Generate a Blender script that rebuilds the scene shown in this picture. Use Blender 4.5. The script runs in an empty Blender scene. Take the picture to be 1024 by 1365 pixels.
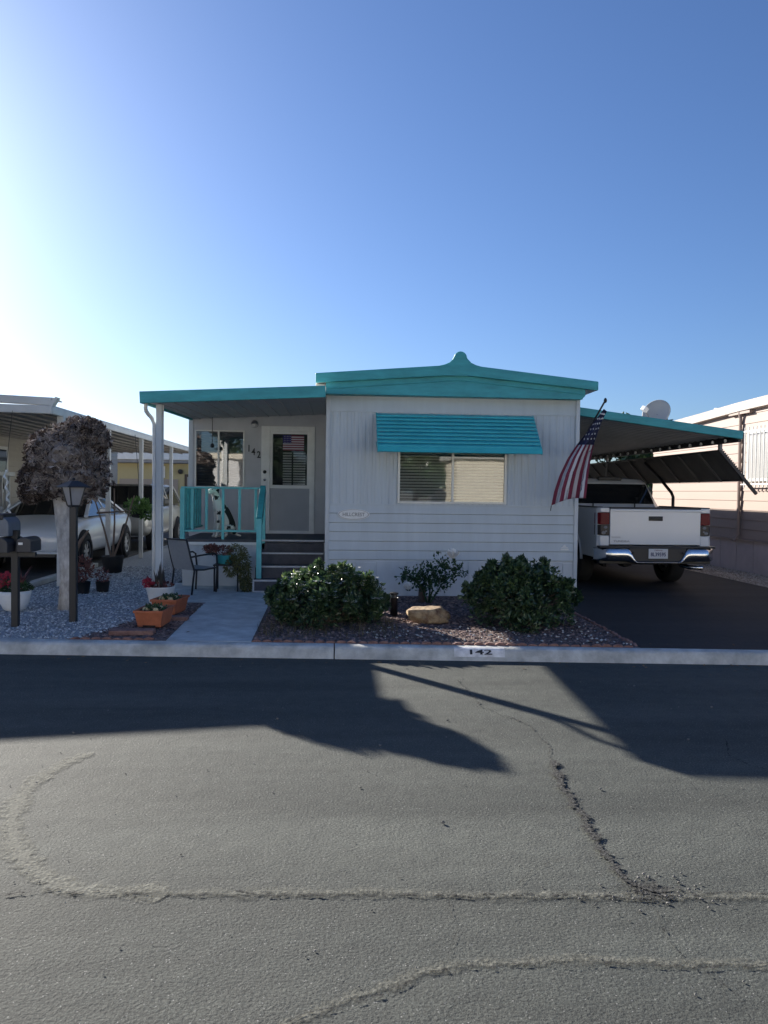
import bpy, bmesh, math, random
from mathutils import Vector, Matrix, noise as NZ
random.seed(7)
R = math.radians
S = bpy.context.scene
COL = S.collection

# ---------------------------------------------------------------- camera, sky, sun, exposure
cd = bpy.data.cameras.new('camera'); cam = bpy.data.objects.new('camera', cd); COL.objects.link(cam)
cd.sensor_fit = 'VERTICAL'; cd.sensor_height = 36; cd.lens = 1020/1365*36; cd.clip_end = 3000; cd.clip_start = .05
_y, _p, _r = R(3.76), R(1.5), R(0.75)
fw = Vector((math.sin(_y)*math.cos(_p), math.cos(_y)*math.cos(_p), -math.sin(_p)))
rt = Vector((math.cos(_y), -math.sin(_y), 0)); up = rt.cross(fw)
rt2 = rt*math.cos(_r)+up*math.sin(_r); up2 = -rt*math.sin(_r)+up*math.cos(_r)
m3 = Matrix((rt2, up2, -fw)).transposed()
cam.matrix_world = Matrix.Translation((0, 0, 1.62)) @ m3.to_4x4()
S.camera = cam

SUN_EL, SUN_AZ = 20.9, -37.8          # azimuth measured from +Y towards +X
w = bpy.data.worlds.new('World'); S.world = w; w.use_nodes = True
nt = w.node_tree; bg = nt.nodes['Background']
sky = nt.nodes.new('ShaderNodeTexSky'); sky.sky_type = 'NISHITA'; sky.sun_disc = False
sky.sun_elevation = R(SUN_EL); sky.sun_rotation = R(SUN_AZ)
sky.air_density = 1.0; sky.dust_density = 0.75; sky.ozone_density = 3.5; sky.altitude = 0
wb = nt.nodes.new('ShaderNodeMix'); wb.data_type = 'RGBA'; wb.blend_type = 'MULTIPLY'; wb.inputs[0].default_value = 1
wb.inputs[7].default_value = (.80, .94, 1.21, 1)          # cool camera white balance of the phone picture
nt.links.new(sky.outputs[0], wb.inputs[6]); nt.links.new(wb.outputs[2], bg.inputs[0]); bg.inputs[1].default_value = 0.046
sd = bpy.data.lights.new('sun', 'SUN'); sd.energy = 4.8; sd.angle = R(.5); sd.color = (1, .93, .83)
so = bpy.data.objects.new('sun', sd); COL.objects.link(so)
sdir = Vector((math.sin(R(SUN_AZ))*math.cos(R(SUN_EL)), math.cos(R(SUN_AZ))*math.cos(R(SUN_EL)), math.sin(R(SUN_EL))))
so.rotation_euler = sdir.to_track_quat('Z', 'Y').to_euler(); so.location = (-20, 25, 20)
S.view_settings.view_transform = 'Standard'; S.view_settings.look = 'None'
S.view_settings.exposure = 1.4; S.view_settings.gamma = 1; S.view_settings.use_curve_mapping = False

# ---------------------------------------------------------------- materials
MC = {}
def mat(name, col, rough=.6, metal=0, var=0, vs=5, bump=0, bs=40, spec=.5, col2=None, coat=0, stretch=None, detail=4):
    if name in MC: return MC[name]
    m = bpy.data.materials.new(name); m.use_nodes = True; n = m.node_tree; b = n.nodes['Principled BSDF']
    b.inputs['Base Color'].default_value = (*col, 1); b.inputs['Roughness'].default_value = rough
    b.inputs['Metallic'].default_value = metal; b.inputs['Specular IOR Level'].default_value = spec
    if coat: b.inputs['Coat Weight'].default_value = coat; b.inputs['Coat Roughness'].default_value = .06
    tc = n.nodes.new('ShaderNodeTexCoord'); mp = n.nodes.new('ShaderNodeMapping')
    n.links.new(tc.outputs['Object'], mp.inputs[0])
    if stretch: mp.inputs['Scale'].default_value = stretch
    if var or col2:
        nz = n.nodes.new('ShaderNodeTexNoise'); nz.inputs['Scale'].default_value = vs; nz.inputs['Detail'].default_value = detail
        nz.inputs['Roughness'].default_value = .65
        n.links.new(mp.outputs[0], nz.inputs['Vector'])
        cr = n.nodes.new('ShaderNodeValToRGB')
        c2 = col2 if col2 else tuple(min(1, c*(1+var)) for c in col)
        c1 = col if col2 else tuple(c*(1-var) for c in col)
        cr.color_ramp.elements[0].position = .33; cr.color_ramp.elements[1].position = .67
        cr.color_ramp.elements[0].color = (*c1, 1); cr.color_ramp.elements[1].color = (*c2, 1)
        n.links.new(nz.outputs['Fac'], cr.inputs[0]); n.links.new(cr.outputs[0], b.inputs['Base Color'])
    if bump:
        nb = n.nodes.new('ShaderNodeTexNoise'); nb.inputs['Scale'].default_value = bs; nb.inputs['Detail'].default_value = 5
        n.links.new(mp.outputs[0], nb.inputs['Vector'])
        bp = n.nodes.new('ShaderNodeBump'); bp.inputs['Strength'].default_value = bump; bp.inputs['Distance'].default_value = .02
        n.links.new(nb.outputs['Fac'], bp.inputs['Height']); n.links.new(bp.outputs[0], b.inputs['Normal'])
    MC[name] = m; return m

def glass(name, tint=(.6, .65, .68), refl=.28):
    if name in MC: return MC[name]
    m = bpy.data.materials.new(name); m.use_nodes = True; n = m.node_tree; n.nodes.remove(n.nodes['Principled BSDF'])
    o = n.nodes['Material Output']; t = n.nodes.new('ShaderNodeBsdfTransparent'); t.inputs[0].default_value = (*tint, 1)
    g = n.nodes.new('ShaderNodeBsdfGlossy'); g.inputs['Roughness'].default_value = .015
    f = n.nodes.new('ShaderNodeFresnel'); f.inputs[0].default_value = 1.5
    a = n.nodes.new('ShaderNodeMath'); a.operation = 'ADD'; a.inputs[1].default_value = refl; a.use_clamp = True
    nz = n.nodes.new('ShaderNodeTexNoise'); nz.inputs['Scale'].default_value = 1.3
    bp = n.nodes.new('ShaderNodeBump'); bp.inputs['Strength'].default_value = .02; bp.inputs['Distance'].default_value = .05
    n.links.new(nz.outputs['Fac'], bp.inputs['Height']); n.links.new(bp.outputs[0], g.inputs['Normal'])
    x = n.nodes.new('ShaderNodeMixShader'); n.links.new(f.outputs[0], a.inputs[0]); n.links.new(a.outputs[0], x.inputs[0])
    n.links.new(t.outputs[0], x.inputs[1]); n.links.new(g.outputs[0], x.inputs[2]); n.links.new(x.outputs[0], o.inputs[0])
    MC[name] = m; return m

def leafmat(name, c1, c2, rough=.45, spec=.5, trans=.25):
    if name in MC: return MC[name]
    m = bpy.data.materials.new(name); m.use_nodes = True; n = m.node_tree; b = n.nodes['Principled BSDF']
    g = n.nodes.new('ShaderNodeNewGeometry'); cr = n.nodes.new('ShaderNodeValToRGB')
    cr.color_ramp.elements[0].color = (*c1, 1); cr.color_ramp.elements[1].color = (*c2, 1)
    n.links.new(g.outputs['Random Per Island'], cr.inputs[0]); n.links.new(cr.outputs[0], b.inputs['Base Color'])
    b.inputs['Roughness'].default_value = rough; b.inputs['Specular IOR Level'].default_value = spec
    if trans:
        t = n.nodes.new('ShaderNodeBsdfTranslucent'); n.links.new(cr.outputs[0], t.inputs[0])
        x = n.nodes.new('ShaderNodeMixShader'); x.inputs[0].default_value = trans
        n.links.new(b.outputs[0], x.inputs[1]); n.links.new(t.outputs[0], x.inputs[2])
        n.links.new(x.outputs[0], n.nodes['Material Output'].inputs[0])
    MC[name] = m; return m

def asphalt(name, c1, c2, speck, bump=.5, rough=.85, patch=True):
    """layered aggregate: broad wear patches, fine grain, pale stone specks"""
    m = bpy.data.materials.new(name); m.use_nodes = True; n = m.node_tree; b = n.nodes['Principled BSDF']
    L = n.links; tc = n.nodes.new('ShaderNodeTexCoord')
    def noise(s, d=5, st=None, r=.6):
        z = n.nodes.new('ShaderNodeTexNoise'); z.inputs['Scale'].default_value = s; z.inputs['Detail'].default_value = d
        z.inputs['Roughness'].default_value = r
        if st:
            mp = n.nodes.new('ShaderNodeMapping'); mp.inputs['Scale'].default_value = st
            L.new(tc.outputs['Object'], mp.inputs[0]); L.new(mp.outputs[0], z.inputs['Vector'])
        else: L.new(tc.outputs['Object'], z.inputs['Vector'])
        return z
    def ramp(src, a, b_, ca, cb):
        r = n.nodes.new('ShaderNodeValToRGB'); r.color_ramp.elements[0].position = a; r.color_ramp.elements[1].position = b_
        r.color_ramp.elements[0].color = (*ca, 1); r.color_ramp.elements[1].color = (*cb, 1); L.new(src, r.inputs[0]); return r
    def mul(a, b_, f=1, t='MULTIPLY'):
        x = n.nodes.new('ShaderNodeMix'); x.data_type = 'RGBA'; x.blend_type = t; x.inputs[0].default_value = f
        L.new(a, x.inputs[6]); L.new(b_, x.inputs[7]); return x.outputs[2]
    base = ramp(noise(.8, 6, (.45, 1.5, 1)).outputs['Fac'], .3, .7, c1, c2).outputs[0]
    grain = ramp(noise(95, 3).outputs['Fac'], .32, .68, (.50, .50, .50), (1.45, 1.45, 1.42)).outputs[0]
    mid = ramp(noise(9, 5).outputs['Fac'], .3, .7, (.86, .86, .86), (1.12, 1.12, 1.1)).outputs[0]
    streak = ramp(noise(1.1, 4, (.16, 1.5, 1)).outputs['Fac'], .35, .65, (.78, .78, .78), (1.16, 1.16, 1.15)).outputs[0]
    c = mul(mul(mul(base, grain), mid), streak)
    v = n.nodes.new('ShaderNodeTexVoronoi'); v.inputs['Scale'].default_value = 75; L.new(tc.outputs['Object'], v.inputs['Vector'])
    sp = ramp(v.outputs['Distance'], .12, .24, (1, 1, 1), (0, 0, 0)).outputs[0]
    v2 = ramp(v.outputs['Color'], .70, .74, (0, 0, 0), (1, 1, 1)).outputs[0]
    k = mul(sp, v2)
    x = n.nodes.new('ShaderNodeMix'); x.data_type = 'RGBA'; L.new(k, x.inputs[0]); L.new(c, x.inputs[6]); x.inputs[7].default_value = (*speck, 1)
    L.new(x.outputs[2], b.inputs['Base Color']); b.inputs['Roughness'].default_value = rough; b.inputs['Specular IOR Level'].default_value = .35
    bp = n.nodes.new('ShaderNodeBump'); bp.inputs['Strength'].default_value = bump; bp.inputs['Distance'].default_value = .012
    ad = n.nodes.new('ShaderNodeMath'); ad.operation = 'ADD'
    L.new(noise(70, 4, r=.7).outputs['Fac'], ad.inputs[0]); L.new(noise(6, 3).outputs['Fac'], ad.inputs[1])
    L.new(ad.outputs[0], bp.inputs['Height']); L.new(bp.outputs[0], b.inputs['Normal'])
    MC[name] = m; return m

def cutmat(name, col, scale, thr, rough=.9, soft=.06, col2=None, vs=60, top=1.0):
    """ragged edged surface mark: holes between blotches let the road show"""
    m = bpy.data.materials.new(name); m.use_nodes = True; n = m.node_tree; b = n.nodes['Principled BSDF']; L = n.links
    b.inputs['Base Color'].default_value = (*col, 1); b.inputs['Roughness'].default_value = rough; b.inputs['Specular IOR Level'].default_value = .2
    tc = n.nodes.new('ShaderNodeTexCoord'); z = n.nodes.new('ShaderNodeTexNoise'); z.inputs['Scale'].default_value = scale
    z.inputs['Detail'].default_value = 6; z.inputs['Roughness'].default_value = .7; L.new(tc.outputs['Object'], z.inputs['Vector'])
    a = n.nodes.new('ShaderNodeAttribute'); a.attribute_name = 'edge'
    s = n.nodes.new('ShaderNodeMath'); s.operation = 'MULTIPLY_ADD'; L.new(a.outputs['Fac'], s.inputs[0]); s.inputs[1].default_value = .35
    L.new(z.outputs['Fac'], s.inputs[2])
    r = n.nodes.new('ShaderNodeMapRange'); r.inputs['From Min'].default_value = thr; r.inputs['From Max'].default_value = thr+soft
    L.new(s.outputs[0], r.inputs['Value']); r.inputs['To Max'].default_value = top
    nb = n.nodes.new('ShaderNodeTexNoise'); nb.inputs['Scale'].default_value = 70; nb.inputs['Detail'].default_value = 4; L.new(tc.outputs['Object'], nb.inputs['Vector'])
    bp = n.nodes.new('ShaderNodeBump'); bp.inputs['Strength'].default_value = .6; bp.inputs['Distance'].default_value = .012
    L.new(nb.outputs['Fac'], bp.inputs['Height']); L.new(bp.outputs[0], b.inputs['Normal'])
    if col2:
        z2 = n.nodes.new('ShaderNodeTexNoise'); z2.inputs['Scale'].default_value = vs; L.new(tc.outputs['Object'], z2.inputs['Vector'])
        cr = n.nodes.new('ShaderNodeValToRGB'); cr.color_ramp.elements[0].position = .35; cr.color_ramp.elements[1].position = .65
        cr.color_ramp.elements[0].color = (*col, 1); cr.color_ramp.elements[1].color = (*col2, 1)
        L.new(z2.outputs['Fac'], cr.inputs[0]); L.new(cr.outputs[0], b.inputs['Base Color'])
    L.new(r.outputs[0], b.inputs['Alpha']); MC[name] = m; return m

# ---------------------------------------------------------------- mesh builder
class MB:
    def __init__(s): s.v = []; s.f = []; s.m = []; s.e = None
    def face(s, pts, mi=0):
        i = len(s.v); s.v += [Vector(p) for p in pts]; s.f.append(list(range(i, i+len(pts)))); s.m.append(mi)
    def raw(s, vs, fs, M=None, mi=0):
        i = len(s.v); s.v += [(M @ Vector(p)) if M else Vector(p) for p in vs]
        for q in fs: s.f.append([i+k for k in q]); s.m.append(mi)
    def box(s, x0, x1, y0, y1, z0, z1, M=None, mi=0):
        if x0 > x1: x0, x1 = x1, x0
        if y0 > y1: y0, y1 = y1, y0
        if z0 > z1: z0, z1 = z1, z0
        s.raw([(x0,y0,z0),(x1,y0,z0),(x1,y1,z0),(x0,y1,z0),(x0,y0,z1),(x1,y0,z1),(x1,y1,z1),(x0,y1,z1)],
              [(0,3,2,1),(4,5,6,7),(0,1,5,4),(1,2,6,5),(2,3,7,6),(3,0,4,7)], M, mi); return s
    def bar(s, a, b, w, h, mi=0, upv=(0,0,1)):
        a = Vector(a); b = Vector(b); d = b-a; L = d.length; d.normalize(); u = Vector(upv)
        if abs(d.dot(u)) > .99: u = Vector((0,1,0))
        r = d.cross(u).normalized(); u = r.cross(d)
        M = Matrix((r, d, u)).transposed().to_4x4(); M.translation = a
        return s.box(-w/2, w/2, 0, L, -h/2, h/2, M, mi)
    def cyl(s, a, b, r0, r1=None, n=12, cap=True, mi=0):
        a = Vector(a); b = Vector(b); r1 = r0 if r1 is None else r1; d = (b-a).normalized()
        u = d.orthogonal().normalized(); v = d.cross(u); i = len(s.v)
        for k in range(n):
            t = 2*math.pi*k/n; o = u*math.cos(t)+v*math.sin(t); s.v.append(a+o*r0); s.v.append(b+o*r1)
        for k in range(n):
            k2 = (k+1) % n; s.f.append([i+2*k, i+2*k2, i+2*k2+1, i+2*k+1]); s.m.append(mi)
        if cap:
            s.f.append([i+2*k for k in range(n)][::-1]); s.f.append([i+2*k+1 for k in range(n)]); s.m += [mi, mi]
        return s
    def tube(s, pts, r, n=8, mi=0, cap=True):
        pts = [Vector(p) for p in pts]; rs = r if isinstance(r, (list, tuple)) else [r]*len(pts)
        d = (pts[1]-pts[0]).normalized(); u = d.orthogonal().normalized(); i = len(s.v)
        for j, p in enumerate(pts):
            d = (pts[min(j+1, len(pts)-1)]-pts[max(j-1, 0)]).normalized()
            u = (u-d*u.dot(d)).normalized(); v = d.cross(u)
            for k in range(n):
                t = 2*math.pi*k/n; s.v.append(p+(u*math.cos(t)+v*math.sin(t))*rs[j])
        for j in range(len(pts)-1):
            for k in range(n):
                k2 = (k+1) % n; s.f.append([i+j*n+k, i+j*n+k2, i+(j+1)*n+k2, i+(j+1)*n+k]); s.m.append(mi)
        if cap:
            s.f.append([i+k for k in range(n)][::-1]); s.f.append([i+(len(pts)-1)*n+k for k in range(n)]); s.m += [mi, mi]
        return s
    def lathe(s, c, prof, n=20, axis='Z', mi=0):
        i = len(s.v); c = Vector(c)
        for (r, h) in prof:
            for k in range(n):
                t = 2*math.pi*k/n; a, b = r*math.cos(t), r*math.sin(t)
                s.v.append(c+Vector({'Z': (a, b, h), 'X': (h, a, b), 'Y': (a, h, b)}[axis]))
        for j in range(len(prof)-1):
            for k in range(n):
                k2 = (k+1) % n; s.f.append([i+j*n+k, i+j*n+k2, i+(j+1)*n+k2, i+(j+1)*n+k]); s.m.append(mi)
        return s
    def prism(s, poly, axis, a, b, M=None, mi=0):
        """poly in the two other axes (XZ for Y, YZ for X, XY for Z)"""
        def P(p, h): return {'Y': (p[0], h, p[1]), 'X': (h, p[0], p[1]), 'Z': (p[0], p[1], h)}[axis]
        n = len(poly); vs = [P(p, a) for p in poly]+[P(p, b) for p in poly]
        fs = [tuple(range(n)), tuple(range(2*n-1, n-1, -1))]+[(k, k+n, (k+1) % n+n, (k+1) % n) for k in range(n)]
        s.raw(vs, fs, M, mi); return s
    def ball(s, c, r, sub=1, sc=(1,1,1), jit=0, mi=0, M=None):
        b = bmesh.new(); bmesh.ops.create_icosphere(b, subdivisions=sub, radius=1)
        vs = []
        for q in b.verts:
            k = 1+random.uniform(-jit, jit); p = Vector((q.co.x*sc[0], q.co.y*sc[1], q.co.z*sc[2]))*r*k
            if M: p = M @ p
            vs.append(p+Vector(c))
        s.raw(vs, [[q.index for q in f.verts] for f in b.faces], None, mi); b.free(); return s
    def build(s, name, mats, parent=None, smooth=False, bevel=0, subsurf=0, seg=2):
        o0 = Vector((0,0,0)); pm = parent
        while pm: o0 = o0+pm.location; pm = pm.parent
        loc = Vector((0,0,0))
        if parent is None:
            xs = [p.x for p in s.v]; ys = [p.y for p in s.v]
            loc = Vector(((min(xs)+max(xs))/2, (min(ys)+max(ys))/2, min(p.z for p in s.v)))
        me = bpy.data.meshes.new(name); off = o0+loc
        me.from_pydata([p-off for p in s.v], [], s.f)
        for mm in (mats if isinstance(mats, (list, tuple)) else [mats]): me.materials.append(mm)
        me.polygons.foreach_set('material_index', s.m)
        if smooth: me.polygons.foreach_set('use_smooth', [True]*len(me.polygons))
        b = bmesh.new(); b.from_mesh(me)
        if not s.e: bmesh.ops.recalc_face_normals(b, faces=b.faces)
        b.to_mesh(me); b.free()
        if s.e:
            at = me.attributes.new('edge', 'FLOAT', 'POINT'); at.data.foreach_set('value', s.e)
        me.update()
        o = bpy.data.objects.new(name, me); COL.objects.link(o); o.location = loc
        if parent: o.parent = parent; o.location = (0,0,0)
        if bevel:
            q = o.modifiers.new('bevel', 'BEVEL'); q.width = bevel; q.segments = seg; q.limit_method = 'ANGLE'; q.angle_limit = R(35)
            q.harden_normals = False
        if subsurf:
            q = o.modifiers.new('sub', 'SUBSURF'); q.levels = subsurf; q.render_levels = subsurf
        return o

def tag(o, label=None, cat=None, group=None, kind=None):
    if label: o['label'] = label
    if cat: o['category'] = cat
    if group: o['group'] = group
    if kind: o['kind'] = kind
    return o
def thing(name, loc, label, cat, group=None):
    o = bpy.data.objects.new(name, None); COL.objects.link(o); o.location = loc; o.empty_display_size = .2
    return tag(o, label, cat, group)
def text(mb, s, size, M, depth=.004, mi=0, align='CENTER', sx=1.0, bold=0):
    c = bpy.data.curves.new('t', 'FONT'); c.body = s; c.size = size; c.extrude = depth; c.align_x = align; c.align_y = 'CENTER'
    c.offset = bold; c.resolution_u = 3
    o = bpy.data.objects.new('t', c); COL.objects.link(o)
    dg = bpy.context.evaluated_depsgraph_get(); dg.update(); me = bpy.data.meshes.new_from_object(o.evaluated_get(dg))
    T = M @ Matrix.Diagonal((sx, 1, 1, 1))
    mb.raw([v.co.copy() for v in me.vertices], [list(p.vertices) for p in me.polygons], T, mi)
    bpy.data.objects.remove(o); bpy.data.meshes.remove(me)
def frontM(x, y, z, rz=0, tilt=0):      # local XY plane stands up facing -Y
    return Matrix.Translation((x, y, z)) @ Matrix.Rotation(R(90), 4, 'X') @ Matrix.Rotation(R(rz), 4, 'Z')
def copy_tree(o, parent=None):
    c = o.copy(); COL.objects.link(c)
    if parent: c.parent = parent
    for ch in o.children: copy_tree(ch, c)
    return c

# ---------------------------------------------------------------- palette
M_road = asphalt('road_asphalt', (.054, .060, .057), (.082, .088, .081), (.25, .25, .24), .6)
M_drive = asphalt('fresh_asphalt', (.022, .023, .026), (.032, .033, .036), (.06, .06, .06), .35)
M_conc = mat('concrete', (.52, .53, .51), .85, var=.22, vs=3.5, bump=.25, bs=60, spec=.3)
M_kerb = mat('kerb_concrete', (.48, .49, .47), .85, var=.28, vs=5, bump=.3, bs=70, spec=.3)
M_grav = mat('gravel_bed', (.22, .23, .24), .9, col2=(.50, .52, .53), vs=55, bump=1, bs=55)
M_mulch = mat('mulch_bed', (.09, .065, .058), .95, col2=(.22, .16, .145), vs=35, bump=1, bs=50)
M_wall = mat('grey_siding_paint', (.53, .58, .605), .5, var=.05, vs=3.2, bump=.06, bs=14, spec=.4, stretch=(1.6, 1, .22))
M_wall2 = mat('porch_wall_paint', (.50, .505, .52), .6, var=.08, vs=2, spec=.3)
M_skirt = mat('skirting_paint', (.58, .61, .62), .55, var=.10, vs=2.5, spec=.3, stretch=(1, 1, .4))
M_teal = mat('teal_paint', (.055, .35, .37), .5, var=.18, vs=5, spec=.4, bump=.08, bs=12, stretch=(.5, 1, 2))
M_teal2 = mat('light_teal_paint', (.12, .48, .50), .5, var=.10, vs=5, spec=.5)
M_awn = mat('awning_teal_enamel', (.045, .42, .46), .35, var=.08, vs=4, spec=.5)
M_white = mat('white_paint', (.80, .80, .77), .5, var=.06, vs=6, spec=.4)
M_cream = mat('cream_paint', (.62, .58, .48), .55, var=.08, vs=4)
M_alu = mat('window_aluminium', (.66, .66, .62), .4, var=.05, vs=8, metal=.2)
M_dark = mat('interior_dark', (.012, .012, .014), .9)
M_black = mat('black_metal', (.018, .018, .02), .45, bump=.05, bs=60)
M_deck = mat('deck_grey_tread', (.075, .072, .08), .7, var=.2, vs=8, bump=.2, bs=90)
M_soff = mat('soffit_grey', (.45, .45, .46), .6, var=.06, vs=3)
M_glass = glass('window_glass', (.86, .88, .88), .07)
M_autog = mat('car_glass', (.012, .014, .016), .04, spec=1)
M_blind = mat('blind_slats', (.72, .68, .60), .6)
M_bark = mat('pale_bark', (.30, .27, .24), .9, col2=(.66, .63, .58), vs=11, bump=1, bs=24, stretch=(1, 1, .5))
M_bark2 = mat('brown_bark', (.14, .10, .08), .95, col2=(.20, .15, .12), vs=12, bump=.8, bs=25, stretch=(1, 1, .3))
M_terra = mat('terracotta', (.42, .13, .06), .75, var=.15, vs=9, bump=.08, bs=40)
M_brick = mat('red_brick', (.17, .085, .07), .9, col2=(.30, .18, .15), vs=14, bump=.5, bs=45)
M_rubber = mat('tyre_rubber', (.014, .014, .015), .85, bump=.1, bs=60)
M_chrome = mat('chrome', (.62, .63, .65), .2, metal=1, spec=.5)
M_trimg = mat('grey_trim', (.22, .22, .22), .5)
M_rim = mat('alloy_rim', (.45, .46, .47), .3, metal=.9)
M_tw = mat('white_car_paint', (.62, .64, .66), .3, coat=.6, var=.02, vs=2)
M_sil = mat('tan_silver_paint', (.36, .35, .32), .3, metal=.35, coat=.6)
M_leaf = leafmat('shrub_leaf', (.022, .050, .024), (.085, .145, .060), .34, .6)
M_leaf2 = leafmat('rose_leaf', (.02, .05, .02), (.06, .12, .045), .45)
M_petal = leafmat('white_petal', (.82, .82, .78), (.92, .92, .88), .6, .3, .2)
M_twig = leafmat('dead_matted_twig', (.07, .055, .05), (.50, .43, .39), .9, .15, .05)

def Yb(x): return 7.53-.075*x      # back of kerb
def Yf(x): return 7.37-.072*x      # foot of kerb at the road
G = .12
# ---------------------------------------------------------------- ground, road, kerb, yard surfaces
mb = MB(); mb.face([(-900,-900,-.05),(900,-900,-.05),(900,900,-.05),(-900,900,-.05)])
tag(mb.build('ground', mat('far_ground', (.16,.15,.12), .95, var=.2, vs=.05)), 'flat tan ground reaching away beyond the homes', 'ground', kind='structure')
mb = MB()
nx = 60
for i in range(nx):
    a = -60+120*i/nx; b = a+120/nx
    mb.face([(a,-4.2,0),(b,-4.2,0),(b,Yf(b)+.05,0),(a,Yf(a)+.05,0)])
road = tag(mb.build('road', M_road), 'worn grey asphalt street with cracks', 'road', kind='structure')
mb = MB()     # yard base sheet beyond the kerb, and across the street
for i in range(nx):
    a = -60+120*i/nx; b = a+120/nx
    mb.face([(a,Yb(a)-.01,G-.006),(b,Yb(b)-.01,G-.006),(b,90,G-.006),(a,90,G-.006)])
yard = tag(mb.build('yard_ground', mat('packed_dirt', (.10,.09,.08), .95, var=.25, vs=6, bump=.5, bs=30)), 'packed soil of the lots behind the kerb', 'ground', kind='structure')
mb = MB(); mb.box(-60,60,-90,-4.25,-.02,.12)
tag(mb.build('far_yard', M_conc), 'concrete aprons across the street behind the camera', 'pavement', kind='structure')
# kerb: rolled profile swept in x, with joints
mb = MB(); prof = [(0,.0),(.018,.05),(.034,.088),(.052,.108),(.085,.118),(.165,.12),(.165,-.02),(0,-.02)]
joints = [-14.2,-9.3,-4.75,.02,4.9,9.8,14.6,20]
for a, b in zip(joints, joints[1:]):
    a2, b2 = a+.006, b-.006; n = 6
    for k in range(n):
        xa = a2+(b2-a2)*k/n; xb = a2+(b2-a2)*(k+1)/n; vs = []
        for x in (xa, xb): vs += [(x, Yf(x)+p[0], p[1]) for p in prof]
        q = len(prof); mb.raw(vs, [(i, (i+1) % q, (i+1) % q+q, i+q) for i in range(q)])
kerb = tag(mb.build('kerb', M_kerb), 'pale concrete kerb along the front of the lots', 'kerb', kind='structure')
mb = MB()    # house number painted on the rolled face
def kp(x, t, e=.002):   # t 0..1 up the kerb face
    L = [(p[0], p[1]) for p in prof[:6]]; q = t*5; i = min(4, int(q)); f = q-i
    return (x, Yf(x)+L[i][0]*(1-f)+L[i+1][0]*f-e*.7, L[i][1]*(1-f)+L[i+1][1]*f+e)
xa, xb = 1.18, 1.67
for k in range(8):
    t0, t1 = .14+.64*k/8, .14+.64*(k+1)/8
    mb.face([kp(xa,t0),kp(xb,t0),kp(xb,t1),kp(xa,t1)])
mb.build('number_panel', mat('kerb_white_paint', (.74,.74,.74), .7, var=.2, vs=14), kerb)
mb = MB(); mid = Vector(kp((xa+xb)/2,.72,.004)); tt = Vector(kp((xa+xb)/2,.9,.004))-Vector(kp((xa+xb)/2,.55,.004))
ux = Vector((1,-.072,0)).normalized(); uy = (tt-ux*tt.dot(ux)).normalized(); uz = ux.cross(uy)
text(mb, '142', 1.0, Matrix.Identity(4), .0, sx=1.0, bold=.02)
tb_ = bmesh.new(); vv_ = [tb_.verts.new(p) for p in mb.v]
for f_ in mb.f: tb_.faces.new([vv_[q] for q in f_])
bmesh.ops.remove_doubles(tb_, verts=tb_.verts, dist=1e-5)
for q in range(-5, 6): bmesh.ops.bisect_plane(tb_, geom=tb_.verts[:]+tb_.edges[:]+tb_.faces[:], plane_co=(0, q*.08+.01, 0), plane_no=(0,1,0))
tb_.verts.index_update(); mb.v = [v.co.copy() for v in tb_.verts]; mb.f = [[v.index for v in f_.verts] for f_ in tb_.faces]; mb.m = [0]*len(mb.f); tb_.free()
mb.v = [Vector(kp((xa+xb)/2+p.x*.165, .34+p.y*.36, .006)) for p in mb.v]; mb.build('kerb_number', M_black, kerb)

def ribbon(name, pts, wd, m, z, jit=.0, parent=None, seg=.05, wj=.3, seed=1):
    rnd = random.Random(seed); P = []
    for a, b in zip(pts, pts[1:]):
        a = Vector((*a, 0)); b = Vector((*b, 0)); n = max(1, int((b-a).length/seg))
        for k in range(n): P.append(a.lerp(b, k/n))
    P.append(Vector((*pts[-1], 0)))
    Q = []; o = 0
    for i, p in enumerate(P):
        d = (P[min(i+1, len(P)-1)]-P[max(i-1, 0)]).normalized(); nn = Vector((-d.y, d.x, 0))
        o = o*.8+rnd.uniform(-jit, jit); ww = wd*(1+rnd.uniform(-wj, wj))
        if i in (0, len(P)-1): ww = wd*.1
        Q.append((p+nn*o, nn, ww))
    mb = MB(); ed = []
    for (p, nn, ww) in Q:
        for t, e in ((-1, 0), (0, 1), (1, 0)):
            q = p+nn*ww*.5*t; mb.v.append(Vector((q.x, q.y, z))); ed.append(e)
    for i in range(len(Q)-1):
        for k in (0, 1): mb.f.append([3*i+k, 3*i+k+1, 3*i+4+k, 3*i+3+k]); mb.m.append(0)
    mb.e = ed; return mb.build(name, m, parent)
M_crack = cutmat('crack_fill', (.020,.020,.019), 38, .80, soft=.08, col2=(.06,.06,.057), vs=60)
M_crackf = cutmat('hairline_crack', (.028,.028,.026), 55, .80, soft=.08)
M_seam = cutmat('pale_seal_line', (.09,.092,.08), 26, .55, soft=.35, col2=(.21,.21,.18), vs=80, top=.75)
M_worn = cutmat('broken_asphalt', (.016,.016,.016), 48, .68, soft=.08, col2=(.09,.09,.085), vs=80)
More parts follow.
